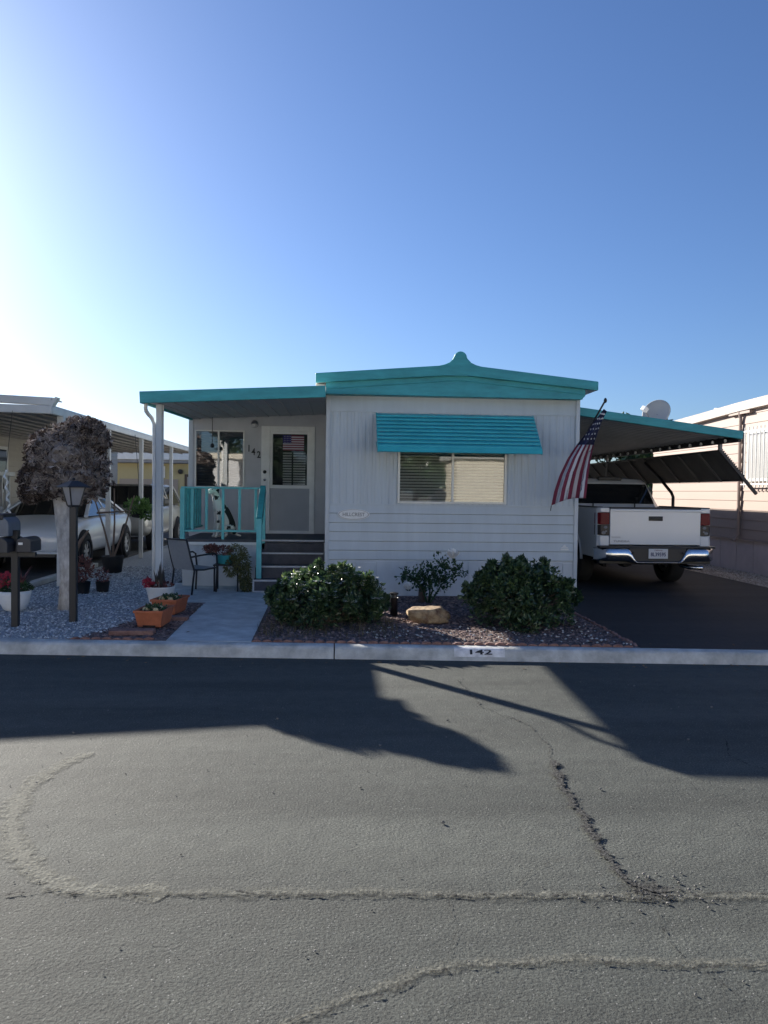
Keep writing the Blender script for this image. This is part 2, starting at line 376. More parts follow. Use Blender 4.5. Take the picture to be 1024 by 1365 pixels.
#CRACKS
def on_road(px, py):       # reads a point of the street surface
    d = fw+rt2*((px-512)/1020)-up2*((py-682.5)/1020); t = -1.62/d.z; return (d.x*t, d.y*t)
def rp(L): return [on_road(*p) for p in L]
ribbon('seal_line', rp([(125,1003),(95,1014),(60,1032),(35,1052),(18,1078),(14,1105),(24,1140),(45,1163),(75,1180),(110,1188),(160,1190),(230,1191)]), .13, cutmat('pale_loop_line', (.15,.15,.13), 26, .45, soft=.3, col2=(.26,.26,.22), vs=80, top=.7), .004, .003, road, seed=3)
ribbon('seal_line', rp([(150,1189),(330,1191),(480,1191),(640,1193),(800,1195),(900,1195),(1024,1192),(1200,1190)]), .09, M_seam, .006, .008, road, seed=13)
ribbon('seal_line', rp([(360,1372),(430,1345),(500,1320),(560,1297),(620,1288),(750,1284),(900,1284),(1100,1290)]), .08, M_seam, .004, .010, road, seed=4)
ribbon('crack', rp([(0,1197),(60,1190),(150,1192),(330,1192),(450,1194),(560,1194),(640,1195),(720,1196),(820,1196),(870,1200),(940,1196),(1024,1194),(1150,1196)]), .040, M_crack, .008, .012, road, seed=5, seg=.03, wj=.6)
ribbon('crack', rp([(610,905),(625,925),(640,942),(680,958),(712,972),(726,990),(738,1015),(748,1045),(762,1075),(780,1100),(800,1130),(822,1160),(850,1190),(868,1205)]), .05, M_crack, .008, .014, road, seed=6, seg=.03, wj=.6)
ribbon('crack', rp([(738,1015),(750,1050),(776,1090),(788,1112),(812,1150),(840,1178),(880,1192)]), .10, M_worn, .012, .010, road, seed=16, wj=.6, seg=.03)
ribbon('crack', rp([(868,1205),(885,1235),(905,1262),(925,1285),(960,1305),(1000,1340)]), .022, M_crackf, .008, .012, road, seed=7)
ribbon('crack', rp([(350,1372),(420,1350),(495,1325),(560,1300),(600,1292),(680,1287),(780,1284),(900,1287),(1024,1290),(1100,1292)]), .036, M_crack, .008, .012, road, seed=8, seg=.03, wj=.6)
ribbon('crack', rp([(690,1182),(700,1165),(730,1150),(770,1140),(790,1138)]), .014, M_crackf, .008, .01, road, seed=9)
ribbon('crack', rp([(560,1294),(600,1280),(612,1240),(600,1195)]), .012, M_crackf, .008, .01, road, seed=10)
ribbon('crack', rp([(965,985),(975,1010),(1000,1022),(1040,1030)]), .03, M_crackf, .008, .01, road, seed=11)
mb = MB(); c = on_road(868,1189); n = 22; rnd = random.Random(2)
vs = [(c[0], c[1], .006)]; ed = [1.0]
for k in range(n):
    t = 2*math.pi*k/n; r = .15*(1+rnd.uniform(-.3,.4)); vs.append((c[0]+math.cos(t)*r*1.25, c[1]+math.sin(t)*r*.75, .014)); ed.append(0)
mb.raw(vs, [(0, 1+k, 1+(k+1) % n) for k in range(n)]); mb.e = ed; mb.build('broken_patch', M_worn, road)
mb = MB()
for k in range(420):    # loose crumbs round the broken patch and grit on the road
    if k < 80: x, y = c[0]+random.gauss(0,.16), c[1]+random.gauss(0,.08); r = random.uniform(.003,.008)
    else: x, y = random.uniform(-3,4.2), random.uniform(1.9,7.2); r = random.uniform(.002,.005)*(1 if random.random() < .93 else 2.2)
    mb.ball((x,y,r*.7+.002), r, 1, (1,.9,.7), .25)
tag(mb.build('road_grit', mat('grit', (.06,.06,.055), .9, col2=(.26,.25,.23), vs=9)), 'loose grit and crumbs of stone on the asphalt street', 'grit', kind='stuff')

# surface sheets on the lots (4 mm steps)
def sheet(name, poly, z, m, label, cat, kind='structure'):
    mb = MB(); mb.prism(poly, 'Z', z-.003, z); return tag(mb.build(name, m), label, cat, kind=kind)
sheet('gravel_bed_base', [(-4.45,Yb(-4.45)),(-1.66,Yb(-1.66)),(-1.70,10.2),(-2.5,10.25),(-2.5,25),(-4.45,25)], G, M_grav, 'blue grey gravel strip left of the concrete path', 'gravel')
sheet('gravel_front_left', [(-14,Yb(-14)),(-4.45,Yb(-4.45)),(-4.45,11.2),(-14,11.2)], G, M_grav, 'blue grey gravel in front of the neighbouring lot', 'gravel')
sheet('neighbour_driveway', [(-9,11.2),(-4.63,11.2),(-4.63,26),(-9,26)], G+.002, mat('old_drive', (.055,.06,.066), .9, var=.2, vs=3, bump=.4, bs=60), 'dark asphalt drive under the neighbouring carport', 'driveway')
sheet('path', [(-1.64,Yb(-1.64)),(-.80,Yb(-.8)),(-.84,10.25),(-1.70,10.25)], G+.004, M_conc, 'smooth concrete path from kerb to porch', 'path')
sheet('patio', [(-2.5,10.252),(-.10,10.252),(-.10,12.4),(-2.5,12.4)], G+.004, M_conc, 'concrete patio slab in front of porch steps', 'patio')
sheet('driveway', [(3.03,Yb(3.03)),(12,Yb(12)),(12,11.6),(7.18,11.9),(7.18,40),(3.0,40),(3.03,11)], G+.002, M_drive, 'black asphalt driveway under the carport', 'driveway')
sheet('planting_bed', [(-.80,Yb(-.8)),(3.03,Yb(3.03)),(3.03,11.0),(-.84,11.0)], G, M_mulch, 'mulched planting bed in front of home', 'soil')
sheet('planter_bed', [(-2.62,Yb(-2.62)),(-1.64,Yb(-1.64)),(-1.70,10.25),(-1.9,10.25),(-2.1,9.2)], G+.002, M_mulch, 'dark mulch wedge under the terracotta planters', 'soil')
sheet('gravel_strip', [(7.184,11.9),(8.25,11.86),(8.25,40),(7.184,40)], G, mat('tan_gravel', (.22,.20,.17), .9, col2=(.5,.46,.4), vs=45, bump=1, bs=45), 'tan gravel strip beside the pink home', 'gravel')

def scatter(name, inside, n, rng, rmin, rmax, m, label, cat, z=G, flat=.55, seed=4):
    rnd = random.Random(seed); mb = MB(); k = 0
    base = [Vector(v) for v in ((1,0,0),(-1,0,0),(0,1,0),(0,-1,0),(0,0,1),(0,0,-1))]
    fs = [(0,2,4),(2,1,4),(1,3,4),(3,0,4),(2,0,5),(1,2,5),(3,1,5),(0,3,5)]
    while k < n:
        x = rnd.uniform(rng[0], rng[1]); y = rnd.uniform(rng[2], rng[3])
        if not inside(x, y): continue
        k += 1; r = rnd.uniform(rmin, rmax)
        M = Matrix.Translation((x,y,z+r*flat*.45)) @ Matrix.Rotation(rnd.uniform(0,6.28),4,'Z') @ Matrix.Rotation(rnd.uniform(-.5,.5),4,'X') @ Matrix.Diagonal((r,r*rnd.uniform(.6,1),r*flat,1))
        mb.raw([v*rnd.uniform(.75,1.2) for v in base], fs, M)
    return tag(mb.build(name, m), label, cat, kind='stuff')
M_stone = leafmat('blue_grey_stone', (.18,.19,.20), (.78,.79,.78), .8, .3, 0)
scatter('gravel_stones', lambda x,y: Yb(x)+.02 < y and (x > -4.4 or y < 11.2) and not (x > -2.62 and y < Yb(x)+.5+(-1.7-x)*0 and x > -2.3) and x < -1.72-.0 and not (x > -2.45+(y-7.8)*.2 and y < 10.2) and not (x > -2.53 and y > 10.2),
        15000, (-6.2,-1.72,7.6,15), .008, .021, M_stone, 'blue grey crushed stones spread over the left lot', 'gravel')
M_chip = leafmat('mulch_chip', (.07,.05,.045), (.36,.26,.235), .95, .2, 0)
scatter('mulch_chips', lambda x,y: y > Yb(x)+.06, 9000, (-.78,3.0,7.3,10.9), .01, .028, M_chip, 'reddish brown bark chips in planting bed before home', 'mulch', flat=.35, seed=6)
scatter('mulch_pieces', lambda x,y: y > Yb(x)+.06 and x > -2.55+(y-7.7)*.24 and x < -1.68, 1500, (-2.6,-1.68,7.6,10.2), .01, .028, M_chip, 'dark bark chips around the terracotta planters', 'mulch', flat=.35, seed=16)
scatter('white_pebbles', lambda x,y: y > Yb(x)+.08 and x > .3 and (y < Yb(x)+1.0 or x > 2.2), 230, (-.78,3.0,7.3,10.5), .009, .022, leafmat('white_pebble', (.35,.35,.33), (.6,.6,.58), .7, .3, 0), 'pale pebbles and fallen petals strewn on mulch', 'pebbles', z=G+.01, seed=7)
scatter('tan_stones', lambda x,y: True, 5000, (7.2,8.2,11.9,19), .01, .026, leafmat('tan_stone', (.22,.19,.16), (.55,.5,.43), .85, .3, 0), 'tan crushed stones beside pink home', 'gravel', seed=8)

rnd = random.Random(77); mb = MB()       # dry leaves blown against the kerb and onto path and gravel
for k in range(150):
    x = rnd.uniform(-5.5,6.5); y = Yb(x)+abs(rnd.gauss(0,.5))+.03 if k % 2 else Yf(x)-abs(rnd.gauss(0,.12))-.02
    z = (G+.012) if k % 2 else .006
    a = rnd.uniform(0,6.28); u = Vector((math.cos(a), math.sin(a), rnd.uniform(-.1,.3))); v = Vector((-math.sin(a), math.cos(a), rnd.uniform(-.1,.3))); L_ = rnd.uniform(.012,.03); p = Vector((x,y,z))
    mb.face([p-u*L_, p+v*L_*.45, p+u*L_, p-v*L_*.45])
tag(mb.build('dry_leaves', leafmat('dry_leaf',(.10,.06,.03),(.30,.20,.10),.8,.2)), 'small dry leaves scattered along the kerb and path', 'leaves', kind='stuff')

# scalloped terracotta edging runs
def edging(name, a, b, label):
    mb = MB(); a = Vector((*a,0)); b = Vector((*b,0)); d = (b-a); n = int(d.length/.105); d.normalize(); nn = Vector((-d.y,d.x,0))
    for k in range(n):
        p = a+d*(k+.5)*.105; M = Matrix((d,nn,Vector((0,0,1)))).transposed().to_4x4(); M.translation = p+Vector((0,0,G))
        M = M @ Matrix.Rotation(random.uniform(-.05,.05),4,'X')
        M = M @ Matrix.Translation((0,random.uniform(-.006,.006),random.uniform(-.008,.004))) @ Matrix.Rotation(random.uniform(-.09,.09),4,'Y')
        mb.prism([(-.05,-.03),(.05,-.03),(.05,.003)]+[(.05*math.cos(t), .003+.024*math.sin(t)) for t in [R(q) for q in range(20,180,20)]]+[(-.05,.003)], 'Y', -.015,.015, M)
    return tag(mb.build(name, M_brick, bevel=.004), label, 'edging')
edging('garden_edging', (-.80,Yb(-.8)+.03), (3.0,Yb(3.0)+.03), 'long scalloped red brick edging along kerb before the planting bed')
edging('garden_edging', (3.01,Yb(3)+.07), (3.06,10.6), 'scalloped red brick edging between planting bed and black driveway')
edging('garden_edging', (-2.6,Yb(-2.6)+.03), (-1.70,Yb(-1.7)+.03), 'short scalloped red brick edging by kerb under the terracotta planters')
mb = MB(); mb.prism([(-4.63,11.2),(-4.49,11.2),(-4.5,15),(-4.64,15)], 'Z', .08, .19)
tag(mb.build('driveway_edging', M_kerb, bevel=.015), 'white concrete strip edging the left neighbouring drive', 'edging')

# ================================================================ THE MOBILE HOME
home = thing('mobile_home', (1.72, 11.02, G), 'grey single wide mobile home with teal roof trim, covered porch and attached carport', 'mobile home')
HX0, HX1, HY = -.12, 3.57, 11.02
WX0, WX1, WZ0, WZ1 = .92, 2.50, 1.462, 2.36
# upper ribbed wall with the window opening
mb = MB(); per = .102; x = HX0; xs = []
while x < HX1-.001:
    for d, off in ((0,0),(.046,.001),(.060,.008),(.088,.008)):
        if x+d < HX1: xs.append((x+d, off))
    x += per
xs.append((HX1, 0))
for e in (WX0, WX1): xs.append((e, .013))
xs.sort()
for (a, oa), (b, ob) in zip(xs, xs[1:]):
    ivs = [(1.435, 2.78)]
    if a >= WX0-1e-4 and b <= WX1+1e-4: ivs = [(1.435, WZ0), (WZ1, 2.78)]
    for z0, z1 in ivs: mb.face([(a,HY+oa,z0),(b,HY+ob,z0),(b,HY+ob,z1),(a,HY+oa,z1)])
mb.box(HX0,HX1,HY-.004,HY+.03,2.78,3.06)
mb.box(HX0,HX1,HY-.012,HY+.0,2.765,2.785)
# lap siding below
zs = 1.435; n = 6; st = (1.435-.635)/n
for k in range(n):
    z1 = 1.435-k*st; z0 = z1-st
    mb.face([(HX0,HY+.002,z1),(HX1,HY+.002,z1),(HX1,HY-.016,z0+.012),(HX0,HY-.016,z0+.012)])
    mb.face([(HX0,HY-.016,z0+.012),(HX1,HY-.016,z0+.012),(HX1,HY+.002,z0),(HX0,HY+.002,z0)])
mb.box(HX0,HX1,HY-.014,HY+.01,1.425,1.448)
mb.build('front_wall', M_wall, home)
mb = MB()    # skirting of uneven panels
mb.box(HX0,HX1,HY+.004,HY+.03,.05,.64)
px = HX0+.02; wds = [.42,.30,.44,.16,.40,.34,.37,.30,.33,.40,.3]
i = 0
while px < HX1-.05:
    wd = min(wds[i % len(wds)], HX1-px-.02); mb.box(px+.005,px+wd-.005,HY-.008-.004*(i % 2),HY+.004,.06,.618-.012*(i % 3 == 1)); px += wd; i += 1
mb.build('skirting', M_skirt, home, bevel=.003)
mb = MB()
mb.box(HX0-.004,HX0+.055,HY-.026,HY+.02,.10,3.0); mb.build('corner_trim', M_skirt, home, bevel=.006); mb = MB()
mb.box(HX1-.055,HX1+.004,HY-.026,HY+.02,.10,3.0)
mb.build('corner_trim', M_skirt, home, bevel=.006)
mb = MB()
mb.box(HX0,HX0+.05,HY+.03,24,.1,3.06); mb.box(HX1-.05,HX1,HY+.03,24,.1,3.06); mb.box(HX0,HX1,24,24.05,.1,3.1)
for k in range(18):
    z = .62+k*.135
    mb.prism([(HX1,z),(HX1+.016,z+.004),(HX1+.002,z+.13)], 'Y', HY+.03, 24)
mb.build('side_wall', M_wall, home)
mb = MB(); mb.box(HX0+.06,HX1-.06,HY+.1,23.9,.75,.8); mb.box(HX0+.06,HX1-.06,14.6,14.65,.8,2.9); mb.build('interior_room', mat('interior_wall', (.12,.11,.10), .9), home)
# roof and fascias
FY = 10.72
mb = MB()
slope_t = [(-.27,3.255),(1.76,3.415),(3.74,3.225)]; slope_b = [(3.74,3.11),(1.76,3.285),(-.27,3.13)]
mb.prism(slope_t+slope_b, 'Y', FY+.06, 24.1); mb.build('roof', M_white, home)
mb = MB()
bell = [(-.30,3.405)]
bell += [(-.22,3.425),(-.155,3.455),(-.115,3.495)]+[(.092*math.cos(t),3.52+.092*math.sin(t)) for t in [R(q) for q in range(165,-1,-15)] ]+[(.115,3.495),(.155,3.455),(.22,3.425)]+[(.30,3.405)]
bell = [(1.757+p, q) for p, q in bell]
mb.prism([(-.275,3.262)]+bell+[(3.745,3.232),(3.745,3.105),(1.76,3.28),(-.275,3.128)], 'Y', FY, FY+.058)
mb.build('roof_edge', M_teal, home, bevel=.012)
mb = MB()
mb.prism([(-.13,2.985),(3.52,2.98),(3.575,3.03),(3.575,3.14),(1.76,3.30),(-.13,3.15)], 'Y', FY+.062, FY+.11)
mb.box(-.13,3.56,FY+.11,HY+.02,2.99,3.0)
mb.prism([(-.125,3.06),(1.76,3.215),(3.56,3.055),(3.56,3.045),(1.76,3.205),(-.125,3.05)], 'Y', FY+.05, FY+.062)
mb.build('fascia', M_teal, home, bevel=.005)
mb = MB(); mb.box(1.50,2.03,FY-.006,FY,3.268,3.282); mb.build('fascia_seam', M_teal, home)
mb = MB(); mb.box(-.27,-.14,FY+.062,FY+.5,3.06,3.12); mb.build('eave_end', M_cream, home, bevel=.01)

def window(parent, x0, x1, y, z0, z1, div, name='window', blinds=True, fr=.028, mf=M_alu, gm=M_glass, bm=M_blind, slat=.043):
    mb = MB()
    mb.box(x0-.005,x0+fr,y-.022,y+.03,z0,z1); mb.box(x1-fr,x1+.005,y-.022,y+.03,z0,z1)
    mb.box(x0+fr,x1-fr,y-.020,y+.03,z0-.004,z0+fr); mb.box(x0+fr,x1-fr,y-.020,y+.03,z1-fr,z1)
    if div: mb.box(div-.016,div+.016,y-.018,y+.03,z0+fr,z1-fr)
    W = mb.build(name, mf, parent, bevel=.003)
    xs_ = [x0+fr]+([div-.016, div+.016] if div else [])+[x1-fr]
    for k in range(0, len(xs_), 2):
        mb = MB(); a, b = xs_[k], xs_[k+1]; off = .006*k/2
        mb.box(a,b,y-.002+off,y+.002+off,z0+fr,z1-fr); mb.build('pane', gm, W)
    if blinds:
        mb = MB(); z = z0+fr+.01
        while z < z1-fr:
            M = Matrix.Translation(((x0+x1)/2, y+.05, z)) @ Matrix.Rotation(R(random.uniform(50,56)),4,'X')
            mb.box(-(x1-x0)/2+fr, (x1-x0)/2-fr, -.0185,.0185,-.0008,.0008, M); z += slat
        for q in (.2,.5,.8): mb.box(x0+(x1-x0)*q-.001,x0+(x1-x0)*q+.001,y+.030,y+.032,z0+fr,z1-fr)
        mb.build('blinds', bm, W)
    return W
window(home, WX0, WX1, HY, WZ0, WZ1, 1.715)

# slatted awning over the window
mb = MB(); AX0, AX1 = .60, 2.87; n = 10
ptop = (HY-.02, 2.745); pbot = (10.50, 2.185)
for k in range(n):
    t0 = k/n; t1 = (k+1)/n; ya = ptop[0]+(pbot[0]-ptop[0])*t0; za = ptop[1]+(pbot[1]-ptop[1])*t0
    yb = ptop[0]+(pbot[0]-ptop[0])*t1; zb = ptop[1]+(pbot[1]-ptop[1])*t1
    prf = [(ya+.02,za-.012),(ya-.018,za+.004),(yb-.030,zb+.030),(yb-.034,zb+.006),(yb-.022,zb+.006),(yb-.018,zb+.024),(ya-.01,za-.010)]
    mb.prism(prf, 'X', AX0, AX1)
mb.prism([(10.50,2.245),(10.485,2.245),(10.455,2.175),(10.47,2.168)], 'X', AX0-.01, AX1+.01)
aw = mb.build('awning', M_awn, home)
for x in (AX0-.012, AX1-.0):
    mb = MB(); mb.prism([(HY-.02,2.76),(HY-.02,2.72),(10.50,2.16),(10.46,2.17),(10.47,2.22)], 'X', x, x+.012); mb.prism([(HY-.02,2.35),(HY-.02,2.33),(10.52,2.17),(10.52,2.19)], 'X', x, x+.012)
    mb.build('awning_bracket', M_awn, aw)

# number plaque and name sign
def oval_sign():
    t = thing('oval_sign', (.27, HY-.02, 1.33), 'small white oval name sign on the grey siding left of the window', 'sign')
    cx, cz, ra, rb = .285, 1.352-.06, .232, .078
    mb = MB(); mb.prism([(cx+ra*math.cos(R(a)), cz+rb*math.sin(R(a))) for a in range(0,360,10)], 'Y', HY-.03, HY-.018)
    mb.build('sign_board', M_white, t, bevel=.003)
    mb = MB(); N = 28
    for k in range(N):
        a = R(360*k/N); b = R(360*(k+1)/N)
        mb.face([(cx+ra*.9*math.cos(a),HY-.032,cz+rb*.86*math.sin(a)),(cx+ra*.9*math.cos(b),HY-.032,cz+rb*.86*math.sin(b)),(cx+ra*.94*math.cos(b),HY-.032,cz+rb*.92*math.sin(b)),(cx+ra*.94*math.cos(a),HY-.032,cz+rb*.92*math.sin(a))])
    text(mb, 'HILLCREST', .072, frontM(cx, HY-.032, cz-.003), .0015, bold=.0012, sx=.92)
    mb.build('lettering', mat('sign_grey', (.30,.29,.28), .6), t)
oval_sign()
t = thing('wall_emblem', (3.37, HY-.02, .86), 'tiny white emblem with address strip low on the right of the siding', 'sign')
mb = MB(); ex, ez = 3.38, .835
mb.prism([(ex-.055,ez),(ex-.03,ez+.012),(ex-.01,ez+.04),(ex+.01,ez+.045),(ex+.02,ez+.02),(ex+.055,ez+.006),(ex+.055,ez)], 'Y', HY-.024, HY-.016); mb.build('emblem', M_white, t)
mb = MB(); mb.box(ex-.06,ex+.06,HY-.026,HY-.016,ez-.034,ez-.01); mb.build('address_strip', M_white, t)

# ---------------------------------------------------------------- porch
PX0, PY = -2.57, 13.8
mb = MB(); H = [(-2.47,-1.60,1.66,2.68), (-1.30,-.35,.81,2.77)]
xsn = sorted({PX0,-.12,*[h[0] for h in H],*[h[1] for h in H]})
for a, b in zip(xsn, xsn[1:]):
    ivs = [(.80,3.1)]
    for h in H:
        if a >= h[0]-1e-4 and b <= h[1]+1e-4: ivs = [(.80,h[2]),(h[3],3.1)]
    for z0, z1 in ivs:
        if z1-z0 > .02: mb.box(a,b,PY,PY+.05,z0,z1)
for a in (-2.3,-1.9,-1.5): mb.box(a-.004,a+.004,PY-.005,PY,.86,1.65)
pw = mb.build('porch_wall', M_wall2, home)
mb = MB(); mb.box(PX0,PX0+.05,PY+.05,18,.1,3.05); mb.box(PX0,-.12,18,18.05,.1,3.05); mb.box(PX0+.05,-.12,15.6,15.64,.8,2.9); mb.build('porch_side_wall', M_wall, home)
window(home, -2.47, -1.60, PY, 1.66, 2.68, -2.055, fr=.024, gm=glass('porch_glass', (.60,.62,.65), .12), slat=.05)
mb = MB(); mb.box(PX0-.01,PX0+.07,PY-.02,PY,.86,2.9); mb.build('corner_trim', M_skirt, home, bevel=.004)
# door
mb = MB(); mb.box(-1.30,-1.145,PY-.03,PY+.03,.845,2.77); mb.box(-.44,-.35,PY-.03,PY+.03,.845,2.77); mb.box(-1.145,-.44,PY-.028,PY+.03,2.68,2.77); mb.box(-1.145,-.44,PY-.028,PY+.03,.845,.905)
dfr = mb.build('door_frame', M_white, home, bevel=.006)
mb = MB(); mb.box(-1.145,-.44,PY+.0,PY+.02,.905,1.66); mb.build('panel', mat('door_panel_grey',(.40,.41,.43),.6,var=.05,vs=3), dfr)
d = mb = MB(); mb.box(-1.145,-1.10,PY-.012,PY+.02,1.66,2.68); mb.box(-.485,-.44,PY-.012,PY+.02,1.66,2.68); mb.box(-1.10,-.485,PY-.012,PY+.02,2.63,2.68); mb.box(-1.10,-.485,PY-.012,PY+.02,1.66,1.72)
door = mb.build('door', M_white, home, bevel=.005)
mb = MB(); mb.box(-1.10,-.485,PY+.0,PY+.004,1.72,2.63); mb.build('door_pane', glass('door_glass', (.85,.86,.88), .0), door)
mb = MB(); z = 1.74
while z < 2.32:
    M = Matrix.Translation((-.72, PY+.04, z)) @ Matrix.Rotation(R(70),4,'X'); mb.box(-.20,-.045,-.014,.014,-.001,.001,M); mb.box(-.015,.20,-.014,.014,-.001,.001,M); z += .046
mb.build('blinds', M_white, door)
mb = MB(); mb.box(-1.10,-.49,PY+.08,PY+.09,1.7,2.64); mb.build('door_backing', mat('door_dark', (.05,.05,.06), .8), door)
for z, r in ((1.95,.032),(1.81,.026)):
    mb = MB(); mb.lathe((-1.235,PY-.032,z), [(0,-.03),(r*.6,-.028),(r,-.012),(r*.95,0)], 14, 'Y'); mb.build('lock' if z > 1.9 else 'handle', M_black if z > 1.9 else M_chrome, door, smooth=True)
# little flag hung inside the door pane
mb = MB(); fx0, fx1, fz0, fz1 = -.92,-.545,2.34,2.61
for k in range(13): mb.box(fx0+(.15 if k < 7 else 0),fx1,PY-.006,PY-.003,fz1-(k+1)*(fz1-fz0)/13,fz1-k*(fz1-fz0)/13, mi=0 if k % 2 == 0 else 1)
mb.box(fx0,fx0+.15,PY-.006,PY-.003,fz1-7*(fz1-fz0)/13,fz1,mi=2)
for a in range(5):
    for b in range(4): mb.box(fx0+.02+a*.027,fx0+.03+a*.027,PY-.008,PY-.0065,fz1-.025-b*.035,fz1-.015-b*.035,mi=1)
fl = tag(mb.build('door_flag', [mat('flag_red',(.20,.025,.055),.8), mat('flag_white',(.50,.50,.54),.8), mat('flag_blue',(.035,.03,.16),.8)]), 'small faded striped flag fixed at the top of the porch door glass', 'flag')
# numbers on the wall
for s, xx, zz in (('1',-1.52,2.36),('4',-1.44,2.30),('2',-1.345,2.25)):
    mb = MB(); text(mb, s, .17, frontM(xx, PY-.012, zz), .006, sx=.8, bold=.003); mb.build('house_number', M_black, home)
# porch lamp
mb = MB(); mb.lathe((-1.42,PY-.03,2.80), [(0,-.05),(.05,-.045),(.065,-.02),(.07,.03)], 16, 'Y'); pl = mb.build('porch_light', M_chrome, home, smooth=True)
mb = MB(); mb.ball((-1.42,PY-.10,2.77), .05, 2, (1,.9,.8)); mb.build('lamp_glass', mat('frosted_glass',(.55,.55,.55),.3), pl, smooth=True)

# porch roof
def zr(x, y): t = (x+2.58)/2.46; return 2.75+.13*t+(y-10.3)/3.5*.10     # underside height
mb = MB(); x0, x1, y0, y1 = -2.51,-.13,10.25,18.0
mb.face([(x0,y0,zr(x0,y0)+.02),(x1,y0,zr(x1,y0)+.02),(x1,y1,zr(x1,y1)+.02),(x0,y1,zr(x0,y1)+.02)])
k = y0
xx = x0+.12
while xx < x1-.05:
    mb.prism([(xx,0),(xx+.02,0),(xx+.02,.018),(xx,.018)], 'Y', 0, 1, Matrix(((1,0,0,0),(0,y1-y0,0,y0),(0,zr(xx,y1)-zr(xx,y0),1,zr(xx,y0)+.004),(0,0,0,1)))); xx += .20
mb.build('porch_ceiling', M_soff, home)
mb = MB(); mb.face([(x0,y0,zr(x0,y0)+.12),(x1,y0,zr(x1,y0)+.12),(x1,y1,zr(x1,y1)+.12),(x0,y1,zr(x0,y1)+.12)]); mb.build('porch_roof', M_white, home)
mb = MB()
def slab(a, b, w_, h_):   # bar between two underside points, lifted by half height
    mb.bar((a[0],a[1],a[2]+h_/2), (b[0],b[1],b[2]+h_/2), w_, h_)
slab((-2.545,10.22,2.735),(-.125,10.22,2.865),.045,.155)
slab((-2.53,10.245,2.740),(-2.53,18.0,zr(-2.58,18)),.045,.150)
mb.build('porch_fascia', M_teal, home, bevel=.008)
mb = MB(); mb.box(-2.415,-2.335,10.56,10.64,.12,2.765); mb.box(-2.335+.002,-2.315,10.585,10.60,.12,2.76); mb.build('post', M_skirt, home, bevel=.006)
mb = MB(); mb.tube([(-2.50,10.36,2.76),(-2.51,10.38,2.70),(-2.515,10.43,2.66),(-2.50,10.5,2.62),(-2.47,10.56,2.58),(-2.445,10.6,2.5),(-2.442,10.6,1.6),(-2.442,10.6,.14)], .026, 10); mb.build('downspout', M_white, home, smooth=True)
mb = MB(); mb.tube([(-2.09,13.3,2.86),(-2.09,13.3,2.4)], .006, 6); mb.lathe((-2.09,13.3,2.36), [(0,.06),(.03,.04),(.035,0),(.02,-.02),(0,-.02)], 10)
tag(mb.build('hanging_wire', M_black), 'thin dark hanging rod in front of the porch window', 'hook')
# deck, skirting, stairs
DZ, DY, DX0 = .85, 12.05, -2.34
mb = MB(); mb.box(DX0-.03,-.13,DY-.03,PY-.001,DZ-.045,DZ); mb.build('deck', M_deck, home, bevel=.004)
mb = MB(); mb.box(DX0-.035,-1.19,DY-.036,DY-.024,DZ-.085,DZ-.042); mb.build('deck_edge', M_white, home)
mb = MB(); mb.box(DX0,-.13,DY,DY+.02,.10,DZ-.05)
for a in (-2.1,-1.75,-1.4): mb.box(a-.006,a+.006,DY-.006,DY,.13,DZ-.09)
mb.box(DX0,DX0+.02,DY+.02,PY-.003,.10,DZ-.05); mb.build('deck_skirting', M_skirt, home)
SX0, SX1 = -1.17, -.15
mb = MB(); mw = MB(); rise = (DZ-.124)/4
for k in range(4):
    yb = 11.30+.25*k; zt = .124+rise*(k+1) if k < 3 else DZ
    if k < 3: mb.box(SX0+.004*k,SX1,yb,DY-.031-.001*k,.124+rise*k+.001*k,zt)
    else: mb.box(SX0,SX1,DY-.034,DY-.022,.124+rise*3,DZ-.05)
    mw.box(SX0-.004,SX1,yb-.014 if k < 3 else DY-.05,yb+.004 if k < 3 else DY-.032,zt-.022,zt+.003)
st = mb.build('steps', M_deck, home, bevel=.003)
mw.box(SX0-.006,SX0+.018,11.284,11.296,.126,.124+rise-.024); mw.box(SX0+.018,SX1,11.284,11.296,.126,.146)
mw.build('step_nosing', mat('nosing_white',(.50,.50,.50),.6,var=.1,vs=20), st)
# railing
mb = MB(); RZ = 1.665
mb.box(DX0-.02,-1.08,DY-.035,DY+.035,RZ-.03,RZ)
rail = mb.build('railing', M_teal2, home, bevel=.004)
mb = MB(); mb.box(DX0+.03,-1.12,DY-.018,DY+.018,.965,.995); mb.build('bottom_rail', M_teal2, rail, bevel=.003)
for x in (-2.19,-1.975,-1.72,-1.465,-1.215):
    mb = MB(); mb.box(x-.020,x+.020,DY-.016,DY+.016,.996 if x not in (-1.72,) else .80,RZ-.031); mb.build('baluster', M_teal2, rail, bevel=.003)
for x, y in ((DX0,DY),(-1.10,DY)):
    mb = MB(); mb.box(x-.035,x+.035,y-.034,y+.034,.78 if x < -2 else .7,RZ-.031); mb.build('rail_post', M_teal2, rail, bevel=.004)
mb = MB(); mb.box(DX0-.03,DX0+.03,DY+.036,PY-.03,RZ-.03,RZ); mb.box(DX0-.018,DX0+.018,DY+.035,PY-.03,.965,.995)
for k in range(7): mb.box(DX0-.018,DX0+.018,DY+.22*(k+1)-.03,DY+.22*(k+1)+.03,.996,RZ-.031)
mb.build('side_railing', M_teal, rail)
mb = MB(); mb.bar((-1.10,12.02,1.64),(-1.10,11.45,1.16),.085,.15); mb.build('handrail', M_teal, rail, bevel=.005)
mb = MB(); mb.box(-1.14,-1.065,11.42,11.49,.31,1.20); mb.build('rail_post', M_teal2, rail, bevel=.005)

